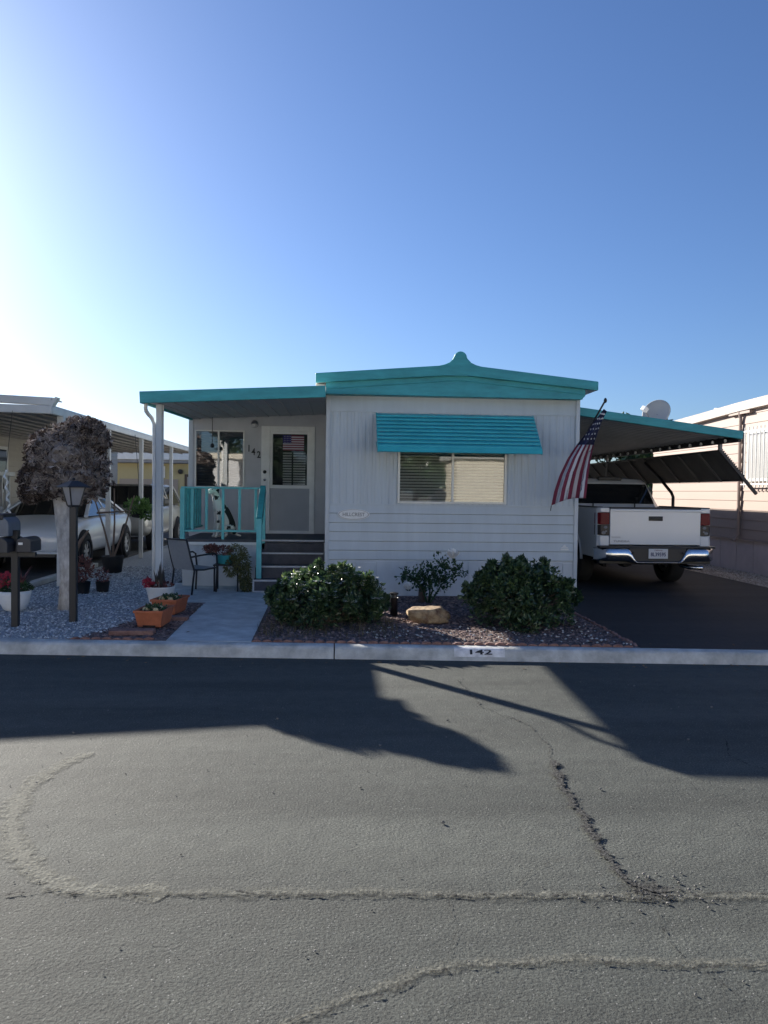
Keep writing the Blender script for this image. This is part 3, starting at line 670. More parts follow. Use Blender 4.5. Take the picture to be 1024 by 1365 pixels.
# ---------------------------------------------------------------- carport of the home (right)
CY0, CY1, CXR = 11.30, 25.0, 6.18
def zc(x): return 2.90-(x-3.57)/(CXR-3.57)*.325      # mid height of the pan roof
mb = MB(); y = CY0+.04; prv = None; prof_ = []
while y < CY1:
    for d, o in ((0,0),(.03,-.035),(.10,-.035),(.13,0)): prof_.append((y+d, o))
    y += .20
for (ya, oa), (yb, ob) in zip(prof_, prof_[1:]):
    mb.face([(3.57,ya,zc(3.57)+oa),(CXR-.03,ya,zc(CXR)+oa),(CXR-.03,yb,zc(CXR)+ob),(3.57,yb,zc(3.57)+ob)])
for (ya, oa), (yb, ob) in zip(prof_, prof_[1:]):
    mb.face([(3.57,ya,zc(3.57)+oa+.012),(CXR-.03,ya,zc(CXR)+oa+.012),(CXR-.03,yb,zc(CXR)+ob+.012),(3.57,yb,zc(3.57)+ob+.012)])
cp = mb.build('carport_roof', mat('carport_pan_metal',(.36,.38,.40),.45,var=.12,vs=2,metal=.1), home)
mb = MB(); mb.bar((3.575,CY0,2.875),(CXR+.02,CY0,2.555),.05,.125); mb.build('carport_fascia', M_teal, cp, bevel=.008)
mb = MB(); mb.box(CXR-.03,CXR+.02,CY0+.03,CY1,2.455,2.60); mb.build('carport_beam', M_black, cp, bevel=.005)
for yy in (13.6,):
    mb = MB(); mb.tube([(CXR,14.9,2.26),(CXR,14.2,1.95),(CXR,13.68,1.68),(CXR,13.6,1.60),(CXR,13.6,.12)], .028, 8); mb.build('carport_leg', M_black, cp, smooth=True)
for yy in (11.92,17.0,19.8):
    mb = MB(); mb.box(CXR-.03,CXR+.015,yy-.03,yy+.03,(2.36 if yy < 12 else .12),2.454); mb.build('carport_post', M_trimg, cp)
# tilted shade panel hung below the beam
mb = MB(); hz, hx, oz, ox = 2.355, CXR, 1.885, 6.60; Y0, Y1 = 11.95, 19.6
dv = Vector((ox-hx, 0, oz-hz)); nrm = Vector((-(oz-hz), 0, (ox-hx))).normalized()
mb.face([(hx,Y0,hz),(ox,Y0,oz),(ox,Y1,oz),(hx,Y1,hz)]); q = nrm*.018
mb.face([(hx+q.x,Y0,hz+q.z),(ox+q.x,Y0,oz+q.z),(ox+q.x,Y1,oz+q.z),(hx+q.x,Y1,hz+q.z)])
sp = mb.build('shade_panel', mat('shade_panel_metal',(.085,.085,.08),.55,var=.2,vs=3), cp)
yy = Y0+.7
while yy < Y1:
    mb = MB(); mb.bar((hx-.012,yy,hz-.012),(ox-.012,yy,oz-.012),.045,.022); mb.build('panel_rib', mat('rib_metal',(.16,.155,.14),.5), sp); yy += .78
mb = MB(); mb.bar((hx-.02,Y0-.02,hz+.02),(6.80,Y0-.02,1.665),.04,.045)
for k in range(16): t_ = k/16; mb.ball((hx+(6.6-hx)*t_+.02,Y0,hz+(1.885-hz)*t_+.045), .016, 1)
mb.bar((hx,Y0,hz),(hx,Y1,hz),.035,.03); mb.bar((ox,Y0,oz),(ox,Y1,oz),.03,.03); mb.build('panel_frame', M_black, sp)
# string of bulbs along the carport beam
t = thing('string_lights', (CXR-.05, 15, 2.48), 'string of clear bulbs hung along the right beam of the carport', 'string lights')
mb = MB(); pts = []
for k in range(61):
    s_ = k/60; yy = 11.45+8.4*s_; pts.append((CXR-.065, yy, 2.535-.02*abs(math.sin(s_*math.pi*20))))
mb.tube(pts, .006, 5); mb.build('cord', M_black, t)
for k in range(21):
    yy = 11.45+8.4*(k+.5)/21; mb = MB(); mb.lathe((CXR-.065,yy,2.492), [(0,-.032),(.018,-.024),(.026,-.006),(.02,.014),(.011,.026)], 10); b = mb.build('bulb', mat('bulb_glass',(.92,.92,.88),.3), t, smooth=True)
    mb = MB(); mb.cyl((CXR-.065,yy,2.512),(CXR-.065,yy,2.54),.011,n=8); mb.build('bulb_socket', M_black, b)

# satellite dish
t = thing('satellite_dish', (5.90,14.0,2.66), 'light grey satellite dish on a short mast above the carport roof', 'satellite dish')
ax = Vector((-.66,-.66,.36)).normalized(); c = Vector((6.00,14.0,3.17)); uu = ax.orthogonal().normalized(); vv = ax.cross(uu)
M = Matrix((uu,vv,ax)).transposed().to_4x4(); M.translation = c
mb = MB(); i = 0; tmp = MB(); tmp.lathe((0,0,0), [(.001,-.055),(.08,-.049),(.16,-.031),(.22,-.012),(.262,.006),(.268,.002),(.262,-.008),(.22,-.024),(.12,-.052),(.001,-.066)], 32)
mb.raw(tmp.v, tmp.f, M); mb.build('reflector', mat('dish_grey',(.42,.41,.38),.5,var=.05,vs=4), t, smooth=True)
mb = MB(); mb.tube([c-ax*.06, c-ax*.12+Vector((0,0,-.06)), (6.02,14.05,2.80), (6.02,14.05,2.62)], .022, 8); mb.build('mast', M_trimg, t, smooth=True)
lnb = Vector((5.66,13.72,3.20)); mb = MB(); mb.tube([c-ax*.03+Vector((.02,0,-.24)), (5.84,13.86,3.0), lnb+Vector((.03,.03,-.04))], .014, 8); mb.build('arm', M_trimg, t)
mb = MB(); M = Matrix.Translation(lnb) @ Matrix.Rotation(R(35),4,'Y') @ Matrix.Rotation(R(30),4,'Z'); mb.box(-.05,.05,-.05,.05,-.045,.045,M); mb.build('receiver', M_white, t, bevel=.012)

# ================================================================ VEHICLES
def wheel(parent, x, y, z, r, wd, side, nsp=6):
    """wheel whose outer face looks towards side (+1/-1 in x)"""
    mb = MB(); h = wd/2
    mb.lathe((x,y,z), [(r*.62,-h*.9),(r*.80,-h),(r*.95,-h*.92),(r,-h*.6),(r,h*.6),(r*.95,h*.92),(r*.80,h),(r*.62,h*.9),(r*.62,-h*.9)], 32, 'X')
    w_ = mb.build('wheel', M_rubber, parent, smooth=True)
    mb = MB(); mb.lathe((x,y,z), [(r*.64,-h*.8),(r*.62,h*.85),(r*.57,h*.82) if side > 0 else (r*.57,h*.8),(r*.55,-h*.8)], 28, 'X')
    f = side*h*.55
    mb.lathe((x,y,z), [(.001,f+side*.02),(r*.14,f+side*.02),(r*.16,f-side*.01)], 16, 'X')
    for k in range(nsp):
        a = 2*math.pi*k/nsp+.2; d = Vector((0, math.cos(a), math.sin(a))); p = Vector((x+f,y,z))
        mb.bar(p+d*r*.08, p+d*r*.6, r*.15, .03, upv=(1,0,0))
    mb.lathe((x,y,z), [(.001,f-side*.08),(r*.6,f-side*.08)], 20, 'X')
    mb.build('rim', M_rim, w_)
    return w_

def arch_poly(y0, y1, zb, ztop, arches, r, zc_):
    """side outline in YZ: straight top given as list, arches cut in the bottom"""
    P = [(y0, zb)]
    for yc in arches:
        dz = zb-zc_; a0 = math.asin(max(-1, min(1, dz/r))); 
        P += [(yc-r*math.cos(a), zc_+r*math.sin(a)) for a in [a0+(math.pi-2*a0)*k/14 for k in range(15)]]
    P += [(y1, zb)]+ztop
    return P

# ---- white pickup under the carport
tr = thing('pickup_truck', (5.06, 11.75, G), 'white pickup truck with dark tinted rear window parked under the carport', 'pickup truck')
TX, TY, TZ = 5.06, 11.75, G
def tb(mb, a, b, c, d, e, f, **k): return mb.box(TX+a,TX+b,TY+c,TY+d,TZ+e,TZ+f, **k)
Mtr = M_tw
for s in (-1, 1):
    mb = MB()
    outline = arch_poly(TY+.14, TY+5.6, TZ+.50, [(TY+5.6,TZ+.95),(TY+5.35,TZ+1.12),(TY+4.2,TZ+1.26),(TY+1.8,TZ+1.30),(TY+.05,TZ+1.30),(TY+.03,TZ+.62)], [TY+1.25, TY+4.75], .47, TZ+.42)
    nO = len(outline); b = bmesh.new()
    def xw(z): return .93-.05*max(0,(z-TZ-1.0)/.3)**2-.02*max(0,(TZ+.8-z)/.3)
    xin = .80
    mb.prism(outline, 'X', TX+s*.83, TX+s*.925)
    mb.build('side_panel', Mtr, tr, bevel=.035, seg=3)
    for yc in (TY+1.25, TY+4.75):    # flared arch lips
        mb = MB(); pts = [(TX+s*.925, yc+.485*math.cos(a), TZ+.42+.485*math.sin(a)) for a in [R(q) for q in range(-8,190,11)]]
        mb.tube(pts, .024, 8); mb.build('arch_lip', Mtr, tr, smooth=True)
    mb = MB(); mb.prism([(TY+1.25+.50*math.cos(R(a)), TZ+.42+.50*math.sin(R(a))) for a in range(0,181,15)]+[(TY+.75,TZ+.30)], 'X', TX+s*.50, TX+s*.56); mb.build('wheel_well', M_dark, tr)
mb = MB(); tb(mb, -.83,.83,.12,1.80,.55,.70); tb(mb, -.83,.83,1.74,1.80,.7,1.28); mb.build('bed', M_black, tr)
for s in (-1, 1):    # rounded corner panels round the lamps
    mb = MB()
    pts = [(TX+s*(.735),TY),(TX+s*.88,TY+.01),(TX+s*.915,TY+.05),(TX+s*.925,TY+.16),(TX+s*.80,TY+.16),(TX+s*.735,TY+.1)]
    mb.prism(pts, 'Z', TZ+.70, TZ+.862); mb.prism([(TX+s*(.735),TY+.03),(TX+s*.86,TY+.035),(TX+s*.90,TY+.07),(TX+s*.91,TY+.16),(TX+s*.80,TY+.16),(TX+s*.735,TY+.1)], 'Z', TZ+.862, TZ+1.225); mb.prism(pts, 'Z', TZ+1.225, TZ+1.30)
    mb.build('corner_panel', Mtr, tr, bevel=.012)
Mred = mat('lamp_red', (.15,.004,.008), .35, spec=.25); Mlamp = mat('lamp_smoked', (.035,.03,.03), .3, spec=.3); Mlc = mat('lamp_clear', (.25,.24,.24), .3)
for s in (-1, 1):
    pts = [(TX+s*(.737),TY-.006),(TX+s*.875,TY+.003),(TX+s*.912,TY+.045),(TX+s*.93,TY+.158),(TX+s*.86,TY+.15),(TX+s*.737,TY+.09)]
    mb = MB(); mb.prism(pts, 'Z', TZ+1.035, TZ+1.222); la = mb.build('tail_lamp', Mred, tr, bevel=.01)
    mb = MB(); mb.prism(pts, 'Z', TZ+.866, TZ+1.032); mb.build('reverse_lens', Mlamp, la, bevel=.008)
    mb = MB(); 
    for q, (dx, dz, r) in enumerate(((.80,.99,.030),(.83,.905,.034),(.79,.93,.018))): mb.ball((TX+s*dx,TY-.002,TZ+dz), r, 2, (1,.3,.8))
    mb.build('lamp_bulb', Mlc, la, smooth=True)
mb = MB(); tb(mb, -.732,.732,-.012,.06,.72,1.285); tb(mb, -.732,.732,-.022,.0,1.24,1.282)
tg = mb.build('tailgate', Mtr, tr, bevel=.014, seg=3)
mb = MB(); tb(mb, -.115,.115,-.022,-.008,1.10,1.172); mb.build('handle_recess', M_black, tg, bevel=.012)
mb = MB(); tb(mb, -.09,.09,-.032,-.018,1.125,1.16); mb.build('handle', M_black, tg, bevel=.008)
mb = MB(); tb(mb, -.735,.735,-.012,.05,1.284,1.312); 
for s in (-1,1): tb(mb, s*.83,s*.91,.05,1.8,1.296,1.315)
mb.build('bed_rail_cap', M_black, tr, bevel=.006)
mb = MB(); text(mb, 'TOYOTA', .028, frontM(TX-.635,TY-.0135,TZ+.835), .002, bold=.001, sx=1.3); text(mb, 'TUNDRA', .042, frontM(TX-.545,TY-.0135,TZ+.775), .002, bold=.002, sx=1.5)
mb.build('lettering', mat('badge_grey',(.35,.36,.38),.4), tg)
# bumper: chrome ends stepping down round the plate
N = 48
def face_rows(f_lo, f_hi, bulge):
    rows = []
    for k in range(N+1):
        x = -.97+1.94*k/N; a = abs(x); yy = TY-.16+.20*max(0,(a-.74)/.23)**2; lo, hi = f_lo(a), f_hi(a)
        rows.append([(TX+x, yy+.09, hi), (TX+x, yy+.02, hi-.004), (TX+x, yy+.002, hi-.018), (TX+x, yy-bulge, (lo+hi)/2), (TX+x, yy+.006, lo+.014), (TX+x, yy+.03, lo), (TX+x, yy+.10, lo+.004)])
    return rows
def smooth01(t): t = max(0, min(1, t)); return t*t*(3-2*t)
rows = face_rows(lambda a: TZ+.435+.035*smooth01((a-.30)/.25), lambda a: TZ+.475+.195*smooth01((a-.34)/.14)-.0*a, .004)
mb = MB()
for a, b in zip(rows, rows[1:]):
    for j in range(6): mb.face([a[j], b[j], b[j+1], a[j+1]])
bp_ = mb.build('bumper', M_chrome, tr, smooth=True)
m = bmesh.new(); m.from_mesh(bp_.data); bmesh.ops.remove_doubles(m, verts=m.verts, dist=.0005); bmesh.ops.recalc_face_normals(m, faces=m.faces); m.to_mesh(bp_.data); m.free()
mb = MB(); tb(mb, -.93,.93,-.12,.02,.675,.705); tb(mb, -.46,.46,-.125,.0,.47,.68); tb(mb, -.9,.9,-.02,.1,.42,.68); mb.build('bumper_step', M_black, bp_, bevel=.008)
mb = MB(); tb(mb, -.155,.155,-.140,-.132,.515,.668); pl_ = mb.build('licence_plate', mat('plate_white',(.60,.60,.60),.5), tr, bevel=.004)
mb = MB(); text(mb, '8L39595', .082, frontM(TX,TY-.1405,TZ+.578), .002, bold=.002, sx=.86); mb.build('plate_number', mat('plate_blue',(.03,.04,.12),.5), pl_)
mb = MB(); text(mb, 'California', .030, frontM(TX,TY-.1405,TZ+.645), .001, sx=1.1); mb.build('plate_script', Mred, pl_)
mb = MB()
for s in (-1, 1): mb.lathe((TX+s*.40,TY-.165,TZ+.60), [(.0,-.01),(.016,-.008),(.02,.01)], 12, 'Y')
mb.build('bumper_bolt', M_black, bp_)
# underside
mb = MB(); tb(mb, -.45,-.33,.1,5.2,.38,.5); tb(mb, .33,.45,.1,5.2,.38,.5); tb(mb, -.7,.7,1.17,1.33,.34,.50); mb.ball((TX,TY+1.25,TZ+.40),.17,2,(1,1,.9)); tb(mb,-.3,.3,.12,.5,.40,.52); tb(mb,-.8,.8,1.9,5.2,.40,.62); mb.build('chassis', M_dark, tr)
mb = MB(); mb.tube([(TX+.55,TY+1.8,TZ+.38),(TX+.58,TY+.7,TZ+.40),(TX+.62,TY+.12,TZ+.36),(TX+.80,TY+.02,TZ+.36)], .036, 10); mb.build('exhaust_pipe', M_chrome, tr, smooth=True)
for s in (-1, 1):
    for yc in (1.25, 4.75): wheel(tr, TX+s*.79, TY+yc, TZ+.405, .405, .27, s)
# cab
cy0 = TY+1.82
def ring(z, hw, ya, yb, c=.10): return [(TX-hw+c,ya),(TX+hw-c,ya),(TX+hw,ya+c),(TX+hw,yb-c),(TX+hw-c,yb),(TX-hw+c,yb),(TX-hw,yb-c),(TX-hw,ya+c)], z
def loftrings(mb, rs, cap=True):
    i = len(mb.v)
    for (pl, z) in rs: mb.v += [Vector((x,y,z)) for x, y in pl]
    n = len(rs[0][0])
    for j in range(len(rs)-1):
        for k in range(n):
            k2 = (k+1) % n; mb.f.append([i+j*n+k,i+j*n+k2,i+(j+1)*n+k2,i+(j+1)*n+k]); mb.m.append(0)
    if cap: mb.f.append([i+(len(rs)-1)*n+k for k in range(n)]); mb.m.append(0)
mb = MB()
loftrings(mb, [ring(TZ+.5,.90,cy0,cy0+2.5), ring(TZ+1.25,.905,cy0,cy0+2.5), ring(TZ+1.32,.87,cy0+.02,cy0+2.42,.1), ring(TZ+1.73,.70,cy0+.17,cy0+1.75,.12), ring(TZ+1.79,.64,cy0+.26,cy0+1.6,.13), ring(TZ+1.81,.45,cy0+.45,cy0+1.4,.12)])
cab = mb.build('cab', Mtr, tr, bevel=.012)
mb = MB()
def wq(p): return p
mb.face([(TX-.76,cy0+.016,TZ+1.345),(TX+.76,cy0+.016,TZ+1.345),(TX+.64,cy0+.140,TZ+1.70),(TX-.64,cy0+.140,TZ+1.70)])
rw = mb.build('rear_window', M_autog, tr)
for x in (-.40,.37):
    mb = MB(); tb(mb, x,x+.02,1.78,1.80,1.28,1.345); mb.build('window_post', M_black, tr)
mb = MB()
for s in (-1, 1): mb.face([(TX+s*.877,cy0+.22,TZ+1.345),(TX+s*.877,cy0+2.1,TZ+1.345),(TX+s*.725,cy0+1.60,TZ+1.70),(TX+s*.725,cy0+.36,TZ+1.70)])
mb.build('side_window', M_autog, tr)
mb = MB(); mb.face([(TX-.74,cy0+2.37,TZ+1.37),(TX+.74,cy0+2.37,TZ+1.37),(TX+.62,cy0+1.83,TZ+1.70),(TX-.62,cy0+1.83,TZ+1.70)]); mb.build('windshield', M_autog, tr)
mb = MB(); loftrings(mb, [ring(TZ+.5,.90,cy0+2.5,TY+5.75), ring(TZ+1.1,.90,cy0+2.5,TY+5.72), ring(TZ+1.24,.80,cy0+2.4,TY+5.3)]); mb.build('hood', Mtr, tr, bevel=.01)
mb = MB(); tb(mb,-.22,.22,2.02,2.14,1.765,1.835); mb.build('high_brake_lamp', M_black, tr, bevel=.015)
for s in (-1, 1):
    mb = MB(); tb(mb, s*.93,s*1.08,3.9,3.97,1.22,1.42); mb.build('mirror', M_black, tr, bevel=.03)
mb = MB(); tb(mb,-.5,.5,2.25,2.4,1.0,1.45); tb(mb,-.3,-.1,2.3,2.4,1.45,1.6); tb(mb,.15,.35,2.3,2.4,1.45,1.6); mb.build('seats', M_dark, tr)

# ---- front-facing cars on the neighbouring lot
def front_car(root_xy, L, hw, zh, zr_, paint, label, name, cat, group, suv=False, z0=.30, plate=True):
    X, Yf_ = root_xy; t = thing(name, (X, Yf_, G), label, cat, group); Z = G
    # lower body by stations along length
    st = ([(0,.42,.66,.80),(.10,.34,.74,.92),(.45,.26,.84,.98),(1.1,.24,.92,1.0),(1.5,.24,.96,1.0),(L*.6,.24,.98,1.0),(L-.6,.26,.99,.99),(L-.12,.32,.94,.93),(L,.42,.80,.84)] if not suv else
          [(0,.45,.86,.86),(.08,.38,.98,.95),(.5,.30,1.04,1.0),(1.2,.28,1.08,1.0),(L*.6,.28,1.12,1.0),(L-.15,.34,1.12,.97),(L,.42,1.02,.9)])
    mb = MB(); rows = []
    for (s_, zb, zt, k) in st:
        h = hw*k; zt = zt*zh
        half = [(0,zb),(h*.86,zb),(h*.97,zb+.12),(h,zb+(zt-zb)*.45),(h*.97,zb+(zt-zb)*.80),(h*.86,zt-.02),(h*.55,zt+.015),(0,zt+.03)]
        ring_ = half+[(-x, z) for x, z in half[-2:0:-1]]
        rows.append([(X+x, Yf_+s_, Z+z) for x, z in ring_])
    n = len(rows[0])
    for a, b in zip(rows, rows[1:]):
        for j in range(n): mb.face([a[j], a[(j+1) % n], b[(j+1) % n], b[j]])
    mb.face(rows[0]); mb.face(rows[-1])
    body = mb.build('body', paint, t, smooth=True)
    m = bmesh.new(); m.from_mesh(body.data); bmesh.ops.remove_doubles(m, verts=m.verts, dist=.001); bmesh.ops.recalc_face_normals(m, faces=m.faces); m.to_mesh(body.data); m.free()
    q = body.modifiers.new('sub','SUBSURF'); q.levels = 2; q.render_levels = 2
    # greenhouse: lower ring on belt, upper ring at roof
    zb_ = st[4][2]*zh-.03
    yl0, yl1, yu0, yu1 = (1.15, L-.75, 1.95, L-1.45) if not suv else (1.2, L-.15, 1.75, L-.5)
    lw, uw = hw*.90, hw*.70
    B = [(X-lw,Yf_+yl0,Z+zb_),(X+lw,Yf_+yl0,Z+zb_),(X+lw,Yf_+yl1,Z+zb_),(X-lw,Yf_+yl1,Z+zb_)]
    U = [(X-uw,Yf_+yu0,Z+zr_-.05),(X+uw,Yf_+yu0,Z+zr_-.05),(X+uw,Yf_+yu1,Z+zr_-.05),(X-uw,Yf_+yu1,Z+zr_-.05)]
    mb = MB(); mb.raw(B+U, [(0,1,5,4),(1,2,6,5),(2,3,7,6),(3,0,4,7)]); mb.build('glasshouse', M_autog, t)
    mb = MB(); i0 = U; up_ = [(X+(p[0]-X)*.8, p[1]+(.12 if k < 2 else -.12), Z+zr_) for k, p in enumerate(U)]
    mb.raw(U+up_, [(0,1,5,4),(1,2,6,5),(2,3,7,6),(3,0,4,7),(4,5,6,7),(3,2,1,0)]); mb.build('roof', paint, t, bevel=.02)
    for k in range(4): mb = MB(); mb.bar(B[k], U[k], .07, .05); mb.build('pillar', paint, t, bevel=.01)
    for s in (-1, 1):
        f = .55; a = Vector(B[1 if s > 0 else 0]).lerp(Vector(B[2 if s > 0 else 3]), .5); b = Vector(U[1 if s > 0 else 0]).lerp(Vector(U[2 if s > 0 else 3]), .45); mb = MB(); mb.bar(a, b, .05, .03); mb.build('pillar', paint, t, bevel=.01)
    for s in (-1, 1):
        hl = MB(); zt = st[1][2]*zh
        hl.ball((X+s*hw*.66, Yf_+.11, Z+zt-.13), .16, 2, (1.05,.45,.50)); h_ = hl.build('headlight', mat('headlight_lens',(.5,.52,.55),.08,coat=1,var=.3,vs=25), t, smooth=True)
        mb = MB(); mb.box(X+s*(hw+.02),X+s*(hw+.17),Yf_+yl0+.42,Yf_+yl0+.50,Z+zb_+.03,Z+zb_+.16); mb.build('mirror', paint, t, bevel=.03)
        for yc in (.85, L-.95):
            mb = MB(); mb.lathe((X+s*(hw-.06), Yf_+yc, Z+.34), [(.001,s*.069),(.38,s*.069),(.40,s*.04),(.40,-s*.1)], 28, 'X'); mb.build('wheel_arch', M_dark, t)
            wheel(t, X+s*(hw-.055), Yf_+yc, Z+.325, .325, .21, s, 7)
    mb = MB(); g0, g1 = (.46,.62) if not suv else (.60,.84)
    mb.box(X-hw*.42,X+hw*.42,Yf_-.035,Yf_+.1,Z+g0,Z+g1); gr_ = mb.build('grille', M_black, t, bevel=.02)
    mb = MB()
    for k in range(4): mb.box(X-hw*.40,X+hw*.40,Yf_-.045,Yf_-.03,Z+g0+.025+k*(g1-g0)/4.4,Z+g0+.038+k*(g1-g0)/4.4)
    mb.build('grille_bar', M_chrome, gr_)
    mb = MB(); mb.box(X-hw*.75,X+hw*.75,Yf_-.035,Yf_+.1,Z+.29,Z+.36); mb.build('lower_intake', M_black, t, bevel=.015)
    mb = MB(); mb.box(X-hw*.9,X+hw*.9,Yf_-.05,Yf_+.1,Z+.355,Z+.385); mb.build('bumper_strip', M_chrome if suv else paint, t, bevel=.01)
    if plate:
        mb = MB(); mb.box(X-.155,X+.155,Yf_-.065,Yf_-.05,Z+.38,Z+.53); p_ = mb.build('licence_plate', MC['plate_white'], t, bevel=.004)
        mb = MB(); text(mb, '4768', .09, frontM(X,Yf_-.0655,Z+.445), .002, bold=.002); mb.build('plate_number', MC['plate_blue'], p_)
    return t
front_car((-5.42,13.5), 4.5, .88, 1.04, 1.33, M_tw, 'white sedan facing the street beneath the left neighbouring carport', 'parked_car', 'car', None)
front_car((-5.30,18.5), 4.5, .90, 1.0, 1.62, M_sil, 'tan silver sport utility car parked behind the white sedan', 'parked_car', 'car', None, suv=True, plate=False)

# ================================================================ NEIGHBOURING HOMES
nb = thing('neighbour_home', (-7.6, 14, G), 'cream neighbouring home at far left with wide flat carport roof on white posts', 'mobile home')
Mnb = mat('neighbour_cream', (.42,.38,.32), .6, var=.08, vs=2); Mnr = mat('neighbour_roof_white', (.52,.52,.50), .5, var=.10, vs=2)
mb = MB(); mb.box(-12,-7.2,12.2,26,.1,3.0)
mb.build('wall', Mnb, nb)
mb = MB()
for k in range(20): mb.prism([(-7.2,.7+k*.115),(-7.184,.704+k*.115),(-7.198,.81+k*.115)], 'Y', 12.2, 26)
mb.build('lap_siding', Mnb, nb)
def frontY(x): return 11.5+(x+4.1)*.10
# carport roof + pans
mb = MB(); mb.prism([(-4.14,frontY(-4.14)+.04),(-4.14,24),(-9.2,24),(-9.2,frontY(-9.2)+.04)], 'Z', 2.73, 2.76)
x = -4.4
while x > -7.2: mb.box(x,x+.025,frontY(x)+.1,24,2.70,2.728); x -= .3
rf = mb.build('carport_roof', mat('neighbour_soffit', (.30,.27,.24), .6, var=.08, vs=2), nb)
mb = MB(); mb.box(-4.15,-4.09,11.45,24,2.69,2.80); mb.box(-4.16,-4.13,11.47,24,2.80,2.83); mb.bar((-4.10,11.45,2.75),(-9.2,frontY(-9.2),2.79),.05,.12); mb.build('carport_fascia', Mnr, rf, bevel=.012)
mb = MB(); a = Vector((-4.12,11.50,2.87)); b = Vector((-9.2,frontY(-9.2)+.05,3.02)); mb.bar(a,b,.10,.11); mb.bar(a+Vector((0,.25,.055)),b+Vector((0,.25,.055)),.50,.02); mb.build('upper_roof_edge', Mnr, rf, bevel=.01)
mb = MB(); mb.prism([(-4.10,2.80),(-4.02,2.93),(-4.05,2.94),(-4.16,2.83)], 'Y', 11.44, 11.56); mb.build('gutter_end', Mnr, rf)
mb = MB(); mb.box(-4.18,-4.08,11.86,11.96,.12,2.72); mb.build('corner_post', Mnr, nb, bevel=.01)
for y in (14.44,16.85,19.9,23.2):
    mb = MB(); mb.box(-4.20,-4.12,y-.04,y+.04,.12,2.72); mb.build('carport_post', Mnr, nb, bevel=.008)
t = window(nb, 0,1,0,0,1,None, blinds=False)  # proto replaced below
for ch in list(t.children): bpy.data.objects.remove(ch)
bpy.data.objects.remove(t)
mb = MB(); mb.box(-7.2,-7.17,14.6,17.4,1.50,2.50); nw = mb.build('window', M_alu, nb)
mb = MB(); mb.box(-7.169,-7.165,14.68,15.9,1.57,2.43); mb.box(-7.169,-7.165,16.0,17.3,1.57,2.43); mb.build('pane', M_autog, nw)
mb = MB(); mb.box(-7.164,-7.16,15.0,15.6,1.57,2.43); mb.build('curtain', M_white, nw)
# deck railing in front of that wall
t = thing('deck_railing', (-6.5, 14, G), 'pale wooden deck railing with slim balusters at the far left behind the sedan', 'railing')
mb = MB(); mb.box(-6.58,-6.38,12.6,15.8,1.84,1.92); mb.build('top_rail', Mnr, t, bevel=.008)
mb = MB(); mb.box(-6.52,-6.45,12.6,15.8,1.10,1.15); mb.build('bottom_rail', Mnr, t)
y = 12.7
while y < 15.8:
    mb = MB(); mb.box(-6.505,-6.465,y-.02,y+.02,1.15,1.84); mb.build('baluster', Mnr, t); y += .17
mb = MB(); mb.box(-7.2,-6.45,12.6,15.8,1.02,1.10); mb.build('deck_boards', M_deck, t)
mb = MB(); mb.box(-7.15,-6.52,12.7,15.7,.12,1.02); mb.build('deck_base', Mnb, t)

# yellow home at the back of the left lot
yh = thing('yellow_home', (-9, 30, G), 'low pale yellow home with grey roof edge far behind the parked cars', 'mobile home')
My = mat('yellow_paint', (.52,.45,.24), .6, var=.08, vs=1)
mb = MB(); mb.box(-16,-2.2,30,36,.1,2.60); mb.build('wall', My, yh)
mb = MB(); mb.box(-16.4,-1.8,29.4,36.4,2.60,2.92); mb.build('roof', mat('grey_roof',(.30,.31,.33),.6,var=.2,vs=2), yh, bevel=.04)
mb = MB(); mb.box(-16.4,-1.8,29.30,29.4,2.72,2.98); mb.build('gutter', M_white, yh, bevel=.02)
mb = MB(); mb.box(-8.2,-6.0,29.92,30,.3,2.0); mb.build('garage_door', mat('beige_door',(.36,.31,.26),.6), yh)
for (x0, x1, z0, z1) in ((-8.95,-8.3,.9,1.75),(-5.75,-5.15,1.55,2.2)):
    mb = MB(); mb.box(x0,x1,29.94,30,z0,z1); f = mb.build('window', mat('brown_frame',(.10,.07,.05),.6), yh, bevel=.02)
    mb = MB(); mb.box(x0+.1,x1-.1,29.93,29.938,z0+.1,z1-.1); mb.build('pane', mat('pale_pane',(.45,.45,.42),.2), f)
mb = MB(); mb.box(-6.85,-6.5,29.93,30,2.05,2.5); mb.build('air_vent', M_white, yh)
mb = MB(); mb.lathe((-5.9,29.9,2.3), [(0,-.08),(.09,-.06),(.1,.06)], 12, 'Y'); mb.build('wall_lamp', M_black, yh)

# pink home to the right
pk = thing('pink_home', (10, 16, G), 'long pale pink sided home at the right lit by low sun', 'mobile home')
Mp = mat('pink_siding', (.335,.258,.222), .6, var=.05, vs=1.5, spec=.3, stretch=(1,.3,1)); Mps = mat('pink_skirting', (.50,.43,.43), .65, var=.10, vs=2)
PXW = 8.22
mb = MB(); mb.box(PXW+.03,12.5,11.2,19.3,.75,3.36)
z = .77
lap = .192
while z < 3.30:
    z1 = min(z+lap, 3.36); mb.prism([(PXW+.03,z+.001),(PXW-.004,z+.003),(PXW-.004,z+.010),(PXW+.008,z1),(PXW+.03,z1)], 'Y', 11.2, 19.3); z += lap
mb.build('wall', Mp, pk)
mb = MB(); mb.box(PXW+.02,12.4,11.24,19.26,.1,.75)
y = 11.3
while y < 18.7: mb.box(PXW+.008,PXW+.02,y,y+.62,.12,.748); y += .64
mb.build('skirting', Mps, pk)
mb = MB(); mb.box(PXW-.03,PXW+.02,11.2,19.3,.735,.77); mb.build('skirt_trim', Mp, pk)
mb = MB(); 
